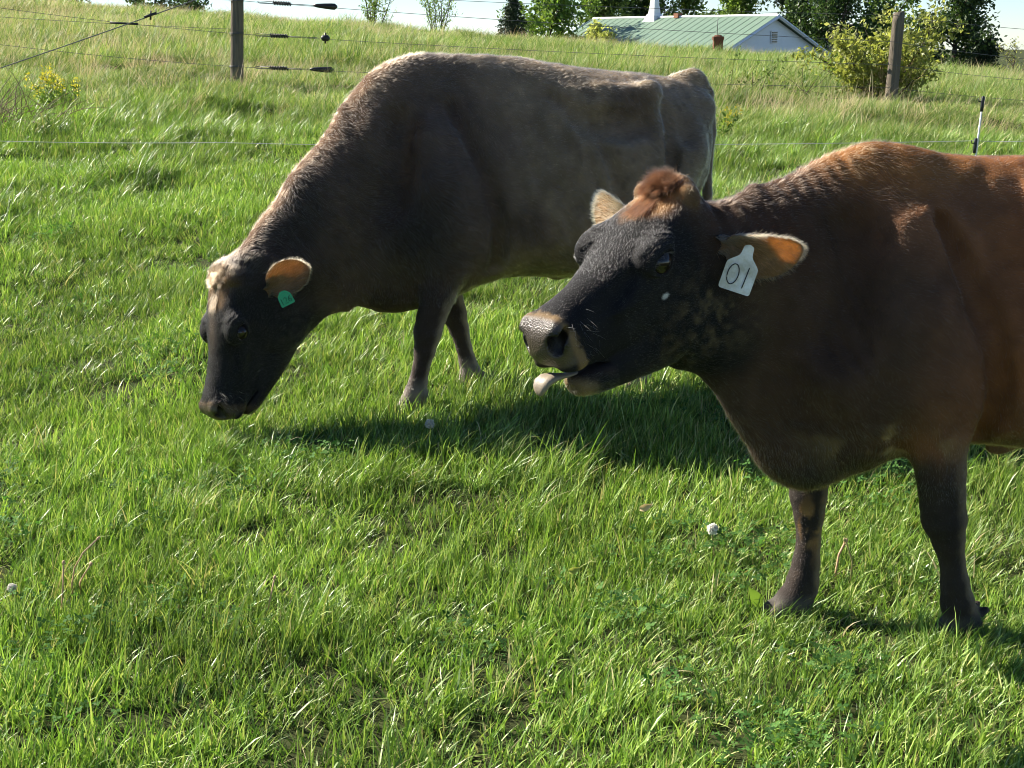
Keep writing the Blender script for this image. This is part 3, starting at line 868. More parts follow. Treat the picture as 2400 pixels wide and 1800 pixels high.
    # ---- fringe of the ears
    for ep, ef, ec, L, n_, w_, o in ear_pts:
        k = len(ep) // 2
        m = 3600
        fi = rng.integers(0, len(ef), m)
        bb = rng.random((m, 4)); bb /= bb.sum(1, keepdims=True)
        q = ef[fi]
        p = (ep[q] * bb[:, :, None]).sum(1)
        u = ((p - o) @ L) / np.linalg.norm(ep[-1] - o)
        side = np.where(q[:, 0] < k, 1.0, -1.0)
        d = L * .9 + n_ * (side[:, None] * .35) + w_ * (((p - o) @ w_) * 6)[:, None]
        d = d + rng.normal(0, .22, (m, 3)); d /= np.linalg.norm(d, axis=1, keepdims=True)
        hl = np.where((side > 0) & (u < .55), rng.uniform(.016, .034, m), rng.uniform(.008, .018, m))
        hair_obj('ear_hair', p, d, d * 0, hl, np.clip(ec[q[:, 0]] * rng.uniform(.8, 1.5, (m, 1)), 0, .9), .00035, base, M_FUR, 4, .15, rng)
    return base, ear_pts, rng

def to_loc(P, hb):
    hb = np.array(hb, dtype=float)
    x = hb[..., 0]
    hb[..., 0] = np.where(x > .3, .3 + (x - .3) * .86, x)
    return hb * P['head_s'] @ P['head_R'].T + np.array(P['head_t'])
# ---- the two animals
def hl_near(p, h, hin, n):
    L = np.full(len(p), .011)
    L = np.where(hin > .5, .0075, L)
    L = np.where((hin > .5) & (h[:, 0] > .30), .005, L)
    L = np.where((hin > .5) & (h[:, 0] > .36) & (h[:, 2] < -.12), .010, L)
    L = np.where((p[:, 2] > 1.12) & (p[:, 0] < -.25) & (p[:, 0] > -.72), .019, L)
    L = np.where((p[:, 2] < .62) & (p[:, 0] < -.25) & (p[:, 2] > .4), .017, L)
    L = np.where((p[:, 2] < .45) & (p[:, 2] < .45), np.where(p[:, 2] < .40, .006, L), L)
    return L
def hl_far(p, h, hin, n):
    L = np.full(len(p), .016)
    L = np.where(hin > .5, .009, L)
    L = np.where((p[:, 0] < .2) & (p[:, 2] > .6), .022, L)
    L = np.where((p[:, 2] < .45) & (p[:, 0] > -.2), .007, L)
    return L
NEAR.update(folds=(-.72, -.42, .35), hair_len=hl_near, hair_rad=.00028, ear_col=(.46, .26, .11), ear_in=(.56, .33, .16), ear_root=(.05, .035, .025))
FAR.update(folds=(-.50, -.10, .9), hair_len=hl_far, hair_rad=.00040, ear_col=(.30, .19, .095), ear_in=(.46, .26, .125), ear_root=(.08, .06, .045))

FN = 20000 if DEV == 'quick' else 280000
near_cow, near_ears, rng1 = make_cow(NEAR, ROOT_N, PSI_N, coat_near,
    [((-.006, -.096, -.046), (.90, -.36, -.20), (-.22, -.84, -.50), .195, .078, 1.35, .2),
     ((.018, .086, -.010), (-.80, .50, .34), (-.35, -.80, -.1), .150, .050, 1.1, 0)],
    11, FN, 'reddish brown cow standing in front, black face, tongue out, white ear tag', 1)
far_cow, far_ears, rng2 = make_cow(FAR, ROOT_F, PSI_F, coat_far,
    [((.020, -.092, -.062), (.80, -.30, .48), (-.25, -.90, -.1), .19, .070, 1.3, -.1),
     ((.012, .080, .010), (-.1, .9, .35), (-.6, -.5, .1), .170, .060, 1.1, 0)],
    12, FN, 'dark grey-brown cow grazing behind, head down in the grass, green ear tag', 1)

# ---- eyes
def eye_mat():
    m, nt, out = new_mat('eyeball')
    b = nd(nt, 'ShaderNodeBsdfPrincipled')
    b.inputs['Base Color'].default_value = (.006, .004, .003, 1); b.inputs['Roughness'].default_value = .12
    b.inputs['Coat Weight'].default_value = 0.35; b.inputs['Specular IOR Level'].default_value = .25
    nt.links.new(b.outputs[0], out.inputs[0])
    tc = nd(nt, 'ShaderNodeTexCoord'); n = nd(nt, 'ShaderNodeTexNoise', Scale=60.0)
    rp = nd(nt, 'ShaderNodeValToRGB'); rp.color_ramp.elements[0].color = (.004, .003, .003, 1); rp.color_ramp.elements[1].color = (.02, .012, .008, 1)
    nt.links.new(tc.outputs['Object'], n.inputs['Vector']); nt.links.new(n.outputs['Fac'], rp.inputs[0]); nt.links.new(rp.outputs[0], b.inputs['Base Color'])
    return m
M_EYE = eye_mat()
def eyeball(P, side, parent):
    c = to_loc(P, (EYE[0], side * (EYE[1] - .0095), EYE[2]))
    bm = bmesh.new(); bmesh.ops.create_uvsphere(bm, u_segments=24, v_segments=16, radius=.027 * P['head_s'])
    me = bpy.data.meshes.new('eye'); bm.to_mesh(me); bm.free()
    for q in me.polygons: q.use_smooth = True
    me.materials.append(M_EYE)
    o = bpy.data.objects.new('eye', me); o.location = c; C.objects.link(o); o.parent = parent
for P, b in ((NEAR, near_cow), (FAR, far_cow)):
    for s in (-1, 1): eyeball(P, s, b)

# ---- eyelashes and forelock, whiskers
def strands(name, P, parent, roots, dirs, ln, col, rad, rng, npt=6, curl=.12, droop=None):
    n = len(roots)
    hair_obj(name, roots, dirs, dirs * 0, ln, np.clip(np.array(col) * rng.uniform(.3, 1.8, (n, 1)), 0, .9), rad, parent, M_FUR, npt, curl, rng, droop)

def forelock(P, parent, rng, big, col, n):
    """a ragged tuft over the poll: hairs gathered into locks, some falling down the forehead"""
    HR = P['head_R']; k = 46
    cr_ = rng.random(k); ca = rng.uniform(-1, 1, k)
    cdir = np.stack([rng.normal(.10, .38, k), ca * .55 + rng.normal(0, .30, k), rng.uniform(.65, 1.1, k)], 1)
    cln = rng.uniform(.6, 1.15, k); cdr = np.stack([rng.uniform(.04, .22, k), rng.normal(0, .07, k), rng.uniform(-.22, -.04, k)], 1)
    ci = rng.integers(0, k, n)
    hx = -.032 + .055 * cr_[ci] + rng.normal(0, .006, n); hy = ca[ci] * (.028 if big else .048) + rng.normal(0, .006, n); hz = .084 - np.abs(ca[ci]) * .006
    roots = to_loc(P, np.stack([hx, hy, hz], 1))
    d = (cdir[ci] + rng.normal(0, .10, (n, 3))) @ HR.T; d /= np.linalg.norm(d, axis=1, keepdims=True)
    L = rng.uniform(.75, 1.1, n) * cln[ci] * (.047 if big else .034)
    strands('forelock', P, parent, roots, d, L, col, .00042 if big else .00045, rng, 7, .10, cdr[ci] @ HR.T)
    m = n // 6
    ci = rng.integers(0, k, m)
    hx = rng.uniform(.0, .10, m); hy = ca[ci] * .016 + rng.normal(0, .006, m); hz = np.full(m, .083)
    roots = to_loc(P, np.stack([hx, hy, hz], 1))
    d = np.stack([np.ones(m), ca[ci] * .35 + rng.normal(0, .08, m), .16 + rng.normal(0, .06, m)], 1) @ HR.T; d /= np.linalg.norm(d, axis=1, keepdims=True)
    strands('forelock', P, parent, roots, d, rng.uniform(.02, .05, m), col, .00040, rng, 6, .10, (np.array([0, 0, -.06]) @ HR.T)[None])
forelock(NEAR, near_cow, rng1, True, (.13, .042, .016), 6500)
forelock(FAR, far_cow, rng2, False, (.12, .072, .038), 4500)

def lashes(P, parent, rng):
    for s in (-1, 1):
        n = 90
        t = rng.uniform(.15, math.pi - .15, n)
        h = np.stack([EYE[0] + .026 * np.cos(t), s * (EYE[1] + .004 - .004 * np.abs(np.cos(t))), EYE[2] + .018 * np.sin(t)], 1)
        d = np.stack([.25 * np.cos(t), np.full(n, s * 1.0), .35 - .3 * rng.random(n)], 1) @ P['head_R'].T
        d /= np.linalg.norm(d, axis=1, keepdims=True)
        strands('eyelash', P, parent, to_loc(P, h), d, rng.uniform(.012, .022, n), (.25, .22, .19), .00022, rng, 5, .06, (np.array([0, 0, -.12]) @ P['head_R'].T)[None])
lashes(NEAR, near_cow, rng1); lashes(FAR, far_cow, rng2)
for P, b, r_ in ((NEAR, near_cow, rng1), (FAR, far_cow, rng2)):
    n = 60
    h = np.stack([r_.uniform(.38, .46, n), np.where(r_.random(n) < .5, -1, 1) * r_.uniform(.055, .064, n), r_.uniform(-.07, .03, n)], 1)
    d = np.stack([.35 + r_.normal(0, .3, n), np.sign(h[:, 1]) * 1.0, r_.normal(-.1, .3, n)], 1) @ P['head_R'].T
    d /= np.linalg.norm(d, axis=1, keepdims=True)
    strands('whisker', P, b, to_loc(P, h), d, r_.uniform(.015, .045, n), (.6, .57, .5), .00022, r_, 5, .05)

# ---- tongue of the near cow
def tongue():
    m = principled('tongue_skin', (.23, .175, .10), .55, (70, (.20, .17, .14), .5), (240, .35, .002), .5)
    pts = [(.42, .004, -.124, .009, .004), (.45, .005, -.112, .012, .005), (.475, .006, -.100, .016, .007), (.493, .007, -.090, .021, .010), (.510, .008, -.084, .0245, .012), (.527, .010, -.084, .024, .012), (.538, .011, -.090, .021, .011), (.545, .012, -.097, .016, .009), (.549, .012, -.103, .009, .006), (.5505, .012, -.106, .003, .002)]
    V, F = [], []; n = 20
    for i, (x, y, z, w, t) in enumerate(pts):
        a, b = pts[max(i - 1, 0)], pts[min(i + 1, len(pts) - 1)]
        dx, dz = b[0] - a[0], b[2] - a[2]; L = math.hypot(dx, dz); ux, uz = -dz / L, dx / L
        for k in range(n):
            th = 2 * math.pi * k / n
            e = t * math.sin(th); e -= .004 * math.cos(th) ** 8 * 0 + .35 * t * (1 - abs(math.cos(th))) * (math.sin(th) > 0)
            V.append((x + ux * e, y + w * math.cos(th), z + uz * e))
    for i in range(len(pts) - 1):
        for k in range(n): F.append((i * n + k, i * n + (k + 1) % n, (i + 1) * n + (k + 1) % n, (i + 1) * n + k))
    F.append(tuple(range(n))); F.append(tuple((len(pts) - 1) * n + k for k in range(n)))
    o = mesh_obj('tongue', to_loc(NEAR, np.array(V)), F, m, near_cow)
tongue()

# ---- ear tags
def px_frame(P, psi, root, ear, at, right_w, up_w):
    c, s = math.cos(psi), math.sin(psi)
    W2L = np.array([[c, s, 0], [-s, c, 0], [0, 0, 1]])
    r = W2L @ unit(right_w); u = W2L @ unit(up_w); u = unit(u - r * (r @ u)); n = np.cross(r, u)
    ep, ef, ec, L, n_, w_, o = ear
    org = o + L * at[0] + W2L @ np.array(at[1])
    return org, r, u, n

def tag_plate(name, outline, th, mat, parent, fr, bend=0.0, label=None):
    org, r, u, n = fr
    k = len(outline)
    V = []
    for s in (1, -1):
        for (x, y) in outline: V.append(org + r * x + u * y + n * (s * th / 2 - bend * x * x * 8))
    F = [tuple(range(k)), tuple(range(2 * k - 1, k - 1, -1))] + [(i, i + k, (i + 1) % k + k, (i + 1) % k) for i in range(k)]
    o = mesh_obj(name, np.array(V), F, mat, parent, smooth=False)
    if label: o['label'] = label
    return o

def round_poly(pts, rad, n=4):
    out = []; k = len(pts)
    for i in range(k):
        p0, p1, p2 = np.array(pts[i - 1]), np.array(pts[i]), np.array(pts[(i + 1) % k])
        a, b = unit(p0 - p1), unit(p2 - p1); rr = min(rad, np.linalg.norm(p0 - p1) * .45, np.linalg.norm(p2 - p1) * .45)
        for j in range(n + 1):
            t = j / n; out.append(tuple((p1 + a * rr) * (1 - t) ** 2 + 2 * p1 * t * (1 - t) + (p1 + b * rr) * t * t))
    return out

def strokes(name, lines, rad, mat, parent, fr, lift):
    org, r, u, n = fr
    g = Geo()
    for ln in lines:
        g.tube([org + r * x + u * y + n * lift for x, y in ln], rad, 6)
    return g.build(name, mat, parent, smooth=True)

M_TAGW = principled('tag_white', (.86, .86, .82), .45, (30, (.50, .47, .36), .35), None, .35)
M_TAGG = principled('tag_green', (.030, .40, .20), .42, (60, (.02, .28, .14), .6), None, .4)
M_INK = principled('tag_ink', (.012, .012, .012), .6, (90, (.03, .03, .03), .5))
M_INKG = principled('tag_ink_green', (.008, .10, .05), .6, (90, (.006, .07, .04), .5))

fr1 = px_frame(NEAR, PSI_N, ROOT_N, near_ears[0], (.070, (0, -.045, .004)), (.94, -.10, -.30), (.30, .06, .95))
T1 = round_poly([(-.011, .004), (.011, .004), (.013, -.020), (.036, -.042), (.036, -.106), (-.038, -.106), (-.038, -.042), (-.014, -.022)], .007)
t1 = tag_plate('ear_tag', T1, .0022, M_TAGW, near_cow, fr1, .2, 'white ear tag hand-numbered 01')
O1 = [(-.0155 + .0125 * math.sin(a), -.068 + .0235 * math.cos(a)) for a in np.linspace(.1, 2 * math.pi + .2, 26)]
I1 = [(.0155, -.044), (.0150, -.060), (.0145, -.076), (.0138, -.093)]
strokes('number', [O1, I1], .0012, M_INK, t1, fr1, .0012)
g = Geo(); g.tube([fr1[0] - fr1[3] * .006, fr1[0] + fr1[3] * .004], [.005, .0062], 12); g.build('button', M_TAGW, t1)

fr2 = px_frame(FAR, PSI_F, ROOT_F, far_ears[0], (.085, (0, -.045, -.030)), (.88, -.05, .45), (-.42, .10, .90))
T2 = round_poly([(-.010, .006), (.010, .006), (.026, -.010), (.028, -.050), (-.028, -.050), (-.026, -.012)], .006)
t2 = tag_plate('ear_tag', T2, .0022, M_TAGG, far_cow, fr2, .2, 'green ear tag numbered 126')
def dig(c, x, y, s):
    if c == '1': return [[(x, y + s), (x, y - s)]]
    if c == '2': return [[(x - .5 * s, y + .6 * s), (x, y + s), (x + .5 * s, y + .55 * s), (x + .2 * s, y - .1 * s), (x - .5 * s, y - s), (x + .55 * s, y - s)]]
    return [[(x + .45 * s, y + s), (x - .2 * s, y + .5 * s), (x - .5 * s, y - .3 * s)] + [(x + .5 * s * math.cos(a), y - .45 * s + .5 * s * math.sin(a)) for a in np.linspace(math.pi * .9, -math.pi * 1.1, 12)]]
strokes('number', dig('1', -.017, -.030, .011) + dig('2', -.002, -.030, .011) + dig('6', .015, -.030, .011), .0012, M_INKG, t2, fr2, .0012)
g = Geo(); g.tube([fr2[0] - fr2[3] * .006, fr2[0] + fr2[3] * .004], [.005, .0062], 12); g.build('button', M_TAGG, t2)
# ================================================================== PASTURE
def mat_soil():
    m, nt, out = new_mat('turf_soil')
    b = nd(nt, 'ShaderNodeBsdfPrincipled', Roughness=.95)
    b.inputs['Specular IOR Level'].default_value = .1
    tc = nd(nt, 'ShaderNodeTexCoord')
    n = nd(nt, 'ShaderNodeTexNoise', Scale=9.0, Detail=8.0, Roughness=.7)
    n2 = nd(nt, 'ShaderNodeTexNoise', Scale=.35, Detail=5.0)
    nt.links.new(tc.outputs['Object'], n.inputs['Vector']); nt.links.new(tc.outputs['Object'], n2.inputs['Vector'])
    r = nd(nt, 'ShaderNodeValToRGB')
    r.color_ramp.elements[0].color = (.012, .013, .006, 1); r.color_ramp.elements[1].color = (.035, .045, .014, 1)
    r.color_ramp.elements[0].position = .35; r.color_ramp.elements[1].position = .7
    r2 = nd(nt, 'ShaderNodeValToRGB')
    r2.color_ramp.elements[0].color = (.05, .08, .02, 1); r2.color_ramp.elements[1].color = (.10, .10, .04, 1)
    mx = nd(nt, 'ShaderNodeMix', data_type='RGBA'); mx.inputs[0].default_value = .4
    nt.links.new(n.outputs['Fac'], r.inputs[0]); nt.links.new(n2.outputs['Fac'], r2.inputs[0])
    nt.links.new(r.outputs[0], mx.inputs[6]); nt.links.new(r2.outputs[0], mx.inputs[7])
    nt.links.new(mx.outputs[2], b.inputs['Base Color'])
    bp = nd(nt, 'ShaderNodeBump', Strength=.8, Distance=.03); nt.links.new(n.outputs['Fac'], bp.inputs['Height']); nt.links.new(bp.outputs[0], b.inputs['Normal'])
    nt.links.new(b.outputs[0], out.inputs[0])
    return m

def make_ground():
    ys = np.concatenate([np.linspace(-6, 1.5, 12, endpoint=False), np.arange(1.5, 14, .09), np.arange(14, 26, .25), np.arange(26, 70, .8), np.linspace(70, 160, 30), np.geomspace(170, 1500, 14)])
    n = 150
    u = np.linspace(-1, 1, n); u = np.sign(u) * np.abs(u) ** 1.4
    Y = np.repeat(ys[:, None], n, 1); X = u[None, :] * (8 + np.abs(ys)[:, None] * 1.05)
    Z = ground_z(X, Y)
    V = np.stack([X.ravel(), Y.ravel(), Z.ravel()], 1)
    I = np.arange(len(ys) - 1)[:, None] * n + np.arange(n - 1)[None, :]
    I = I.ravel()
    Q = np.stack([I, I + 1, I + n + 1, I + n], 1)
    g = mesh_obj('ground', V, Q, mat_soil())
    tag(g, kind='structure')
make_ground()

# ------------------------------------------------------------------ grass
def mat_blade(name, ramp, trans, rough=.40, spec=.42, tscale=(1.4, 1.5, .7), tmix=.25):
    """ramp: colours picked per blade by the 'tint' attribute (0..1)"""
    m, nt, out = new_mat(name)
    a = nd(nt, 'ShaderNodeAttribute', attribute_name='tint')
    oi = nd(nt, 'ShaderNodeObjectInfo')
    r = nd(nt, 'ShaderNodeValToRGB')
    while len(r.color_ramp.elements) < len(ramp): r.color_ramp.elements.new(.5)
    for e, (p, c) in zip(r.color_ramp.elements, ramp): e.position = p; e.color = (*c, 1)
    nt.links.new(a.outputs['Fac'], r.inputs[0])
    hs = nd(nt, 'ShaderNodeHueSaturation')
    mr = nd(nt, 'ShaderNodeMapRange'); mr.inputs['To Min'].default_value = .72; mr.inputs['To Max'].default_value = 1.28
    nt.links.new(oi.outputs['Random'], mr.inputs['Value']); nt.links.new(mr.outputs[0], hs.inputs['Value'])
    nt.links.new(r.outputs[0], hs.inputs['Color'])
    b = nd(nt, 'ShaderNodeBsdfPrincipled', Roughness=rough)
    b.inputs['Specular IOR Level'].default_value = spec
    nt.links.new(hs.outputs[0], b.inputs['Base Color'])
    t = nd(nt, 'ShaderNodeBsdfTranslucent')
    ml = nd(nt, 'ShaderNodeMix', data_type='RGBA', blend_type='MULTIPLY'); ml.inputs[0].default_value = 1
    ml.inputs[7].default_value = (*tscale, 1)
    ml.clamp_result = False
    nt.links.new(hs.outputs[0], ml.inputs[6]); nt.links.new(ml.outputs[2], t.inputs['Color'])
    mx = nd(nt, 'ShaderNodeMixShader'); mx.inputs[0].default_value = tmix
    nt.links.new(b.outputs[0], mx.inputs[1]); nt.links.new(t.outputs[0], mx.inputs[2]); nt.links.new(mx.outputs[0], out.inputs[0])
    return m

GREEN = [(0, (.040, .100, .018)), (.35, (.120, .215, .036)), (.62, (.225, .345, .065)), (.82, (.38, .47, .15)), (.93, (.40, .36, .17)), (1, (.52, .43, .26))]
M_GRASS = mat_blade('grass_blade', GREEN, .4)
M_ROUGH = mat_blade('rough_blade', [(0, (.06, .12, .026)), (.35, (.135, .225, .05)), (.62, (.24, .33, .09)), (.82, (.40, .44, .18)), (.93, (.50, .44, .24)), (1, (.56, .48, .30))], .4, .5, .22)
DRY = [(0, (.40, .30, .14)), (.5, (.52, .40, .21)), (1, (.60, .50, .32))]
M_DRY = mat_blade('dry_straw', DRY, .3, .5, .3, (1.2, 1.1, .9), .3)

def blades(rng, n, rad, hmin, hmax, wid, lean, leandir, curl, seg=4, straw=.05, tint=(.1, .8), spread=1.35):
    """n grass blades rooted in a disc: vertices, quads, tint per vertex"""
    r = rad * np.sqrt(rng.random(n)); a = rng.uniform(0, 2 * math.pi, n)
    bx, by = r * np.cos(a), r * np.sin(a)
    H = rng.uniform(hmin, hmax, n) * (.55 + .45 * rng.random(n))
    W = wid * rng.uniform(.6, 1.35, n)
    ld = leandir + rng.normal(0, spread, n)
    l0 = np.abs(rng.normal(lean, .25, n)); cu = rng.uniform(.2, 1.0, n) * curl
    face = rng.uniform(0, math.pi, n)
    P = np.stack([bx, by, np.zeros(n)], 1)
    th = l0.copy()
    rings = []
    for k in range(seg + 1):
        t = k / seg
        w = W * (1 - t ** 2.2) * (.75 + .25 * min(1, t * 4)) * .5
        sx = np.cos(face) ; sy = np.sin(face)
        off = np.stack([sx, sy, np.zeros(n)], 1) * w[:, None]
        if k == seg: rings.append(P[:, None, :])
        else: rings.append(np.stack([P - off, P + off], 1))
        d = np.stack([np.sin(th) * np.cos(ld), np.sin(th) * np.sin(ld), np.cos(th)], 1)
        P = P + d * (H / seg)[:, None]
        th = np.minimum(th + cu * (1 / seg) * (1 + t), 1.9)
    V = np.concatenate(rings, 1)          # n, 2*seg+1, 3
    m = V.shape[1]
    base = np.arange(n)[:, None] * m
    quads = []
    for k in range(seg - 1):
        quads.append(base + np.array([[2 * k, 2 * k + 1, 2 * k + 3, 2 * k + 2]]))
    tri = base + np.array([[2 * seg - 2, 2 * seg - 1, 2 * seg]])
    tt = rng.uniform(tint[0], tint[1], n); tt = np.where(rng.random(n) < straw, rng.uniform(.88, 1, n), tt)
    return V.reshape(-1, 3), np.concatenate(quads), tri, np.repeat(tt, m)

def proto(coll, name, parts, mat):
    vs, fs, ts = [], [], []; o = 0
    for V, q, tr, t in parts:
        vs.append(V); ts.append(t)
        fs += [tuple(i + o for i in f) for f in q.tolist()] + [tuple(i + o for i in f) for f in tr.tolist()]
        o += len(V)
    V = np.concatenate(vs)
    me = bpy.data.meshes.new(name)
    me.from_pydata(V.tolist(), [], fs)
    a = me.attributes.new('tint', 'FLOAT', 'POINT'); a.data.foreach_set('value', np.concatenate(ts).astype(np.float32))
    me.materials.append(mat)
    ob = bpy.data.objects.new(name, me)
    coll.objects.link(ob)
    return ob

def scatter(name, coll, pts, rot, scl, idx):
    """one 'stuff' object: instances of the tufts of a collection on given points"""
    me = bpy.data.meshes.new(name)
    me.from_pydata(pts.tolist(), [], [])
    for nm, ty, dat, key in (('rot', 'FLOAT_VECTOR', rot, 'vector'), ('scl', 'FLOAT_VECTOR', scl, 'vector'), ('idx', 'INT', idx, 'value')):
        a = me.attributes.new(nm, ty, 'POINT'); a.data.foreach_set(key, np.ascontiguousarray(dat).ravel())
    o = bpy.data.objects.new(name, me); C.objects.link(o)
    ng = bpy.data.node_groups.new(name, 'GeometryNodeTree')
    ng.interface.new_socket('Geometry', in_out='INPUT', socket_type='NodeSocketGeometry')
    ng.interface.new_socket('Geometry', in_out='OUTPUT', socket_type='NodeSocketGeometry')
    N = ng.nodes; L = ng.links
    gi, go = N.new('NodeGroupInput'), N.new('NodeGroupOutput')
    iop = N.new('GeometryNodeInstanceOnPoints'); ci = N.new('GeometryNodeCollectionInfo')
    ci.inputs['Collection'].default_value = coll; ci.inputs['Separate Children'].default_value = True; ci.inputs['Reset Children'].default_value = True
    def att(nm, ty):
        n = N.new('GeometryNodeInputNamedAttribute'); n.data_type = ty; n.inputs['Name'].default_value = nm
        return [s for s in n.outputs if s.enabled and s.name == 'Attribute'][0]
    e2r = N.new('FunctionNodeEulerToRotation')
    L.new(att('rot', 'FLOAT_VECTOR'), e2r.inputs[0])
    L.new(gi.outputs[0], iop.inputs['Points']); L.new(ci.outputs[0], iop.inputs['Instance'])
    iop.inputs['Pick Instance'].default_value = True
    L.new(att('idx', 'INT'), iop.inputs['Instance Index']); L.new(e2r.outputs[0], iop.inputs['Rotation']); L.new(att('scl', 'FLOAT_VECTOR'), iop.inputs['Scale'])
    L.new(iop.outputs[0], go.inputs[0])
    md = o.modifiers.new('scatter', 'NODES'); md.node_group = ng
    return o

def wedge(rng, y0, y1, dens, margin=1.0):
    """random points of given density over the strip of pasture in front of the camera"""
    hw = .40 * y1 + margin
    n = int(dens * (y1 - y0) * 2 * hw)
    x = rng.uniform(-hw, hw, n); y = rng.uniform(y0, y1, n)
    k = np.abs(x) < .40 * y + margin
    return x[k], y[k]

rngG = np.random.default_rng(77)
LEAN = -.25            # blades lean to the right (+X), a little towards the camera
DF = .25 if DEV == 'quick' else 1.0

# -- grazed turf: patches of sward 0.6 m across, each grown blade by blade, laid to overlap
def shift(part, dx, dy, hs, ws=1.0):
    V, q, t, c = part
    return (V * np.array([ws, ws, hs]) + np.array([dx, dy, 0]), q, t, c)

def sward(coll, prefix, variants, half, n_tuft, mk, mat, hvar):
    for i in range(variants):
        vs, qs, trs, ts = [], [], [], []; o = 0
        g = int(math.sqrt(n_tuft)); off = rngG.uniform(0, 100, 2)
        for a in range(g):
            for b in range(g):
                x = ((a + rngG.random()) / g * 2 - 1) * half; y = ((b + rngG.random()) / g * 2 - 1) * half
                hs = hvar(float(fbm(np.array([[x + off[0], y + off[1], 0.]]), .22, 3, 2)[0])) * rngG.uniform(.8, 1.2)
                for part in mk(rngG):
                    V, q, t, c = shift(part, x, y, hs)
                    vs.append(V); qs.append(q + o); trs.append(t + o); ts.append(c); o += len(V)
        V = np.concatenate(vs)
        me = bpy.data.meshes.new(prefix); Q = np.concatenate(qs); T = np.concatenate(trs)
        me.vertices.add(len(V)); me.vertices.foreach_set('co', V.astype(np.float32).ravel())
        nl = len(Q) * 4 + len(T) * 3
        me.loops.add(nl); me.loops.foreach_set('vertex_index', np.concatenate([Q.ravel(), T.ravel()]).astype(np.int32))
        me.polygons.add(len(Q) + len(T))
        me.polygons.foreach_set('loop_start', np.concatenate([np.arange(len(Q)) * 4, len(Q) * 4 + np.arange(len(T)) * 3]).astype(np.int32))
        me.update(calc_edges=True)
        a_ = me.attributes.new('tint', 'FLOAT', 'POINT'); a_.data.foreach_set('value', np.concatenate(ts).astype(np.float32))
        me.materials.append(mat)
        ob = bpy.data.objects.new('%s_%02d' % (prefix, i), me); coll.objects.link(ob)

def lay(y0, y1, step, sc, margin, nvar, hs, idx0=0, jit=.35, keep=None):
    """patches on a jittered grid, tilted to the slope of the ground"""
    ys = np.arange(y0, y1, step); X, Y = [], []
    for y in ys:
        hw = .40 * y + margin; xs = np.arange(-hw, hw, step) + rngG.uniform(0, step)
        X.append(xs); Y.append(np.full(len(xs), y))
    x = np.concatenate(X); y = np.concatenate(Y)
    x = x + rngG.uniform(-jit, jit, len(x)) * step; y = y + rngG.uniform(-jit, jit, len(y)) * step
    if keep is not None: k = keep(x, y); x, y = x[k], y[k]
    e = .15 * sc
    z = ground_z(x, y); dx = (ground_z(x + e, y) - ground_z(x - e, y)) / (2 * e); dy = (ground_z(x, y + e) - ground_z(x, y - e)) / (2 * e)
    yaw = rngG.normal(0, .45, len(x))
    tx = dx * np.cos(yaw) + dy * np.sin(yaw); ty = -dx * np.sin(yaw) + dy * np.cos(yaw)
    rot = np.stack([np.arctan(ty), -np.arctan(tx), yaw], 1)
    s = hs(x, y) * rngG.uniform(.9, 1.1, len(x))
    return np.stack([x, y, z - .006], 1), rot, np.stack([np.full(len(x), sc), np.full(len(x), sc), s * sc], 1), idx0 + rngG.integers(0, nvar, len(x))

turf = bpy.data.collections.new('turf_patches')
def mk_turf(r):
    out = [blades(r, 13, .022, .035, .092, .0041, .40, LEAN, .55, 3, .03, (.05, .88), 2.2)]
    if r.random() < .45: out.append(blades(r, 4, .03, .06, .13, .0046, .50, LEAN, .8, 4, .07, (.3, .9), .9))
    if r.random() < .35: out.append(blades(r, 3, .05, .04, .09, .0030, 1.2, LEAN, .4, 2, .9, (.0, .5), 3.0))      # thatch
    return out
sward(turf, 'turf_patch', 3 if DEV == 'quick' else 8, 0.30, 169, mk_turf, M_GRASS, lambda h: .44 + 1.35 * h ** 1.5)
NT = len(turf.objects)
hs_turf = lambda x, y: .72 + .62 * fbm(np.stack([x, y, x * 0], 1), 1.1, 3, 2)
A = [lay(1.5, 5.4, .40, 1.0, .9, NT, hs_turf), lay(5.4, 9.2, .44, 1.08, 1.0, NT, hs_turf), lay(9.2, 14.4, .52, 1.3, 1.2, NT, hs_turf)]
g_ = scatter('pasture_grass', turf, *[np.concatenate(t) for t in zip(*A)])
tag(g_, 'short bright green grazed grass covering the pasture', 'grass', kind='stuff')

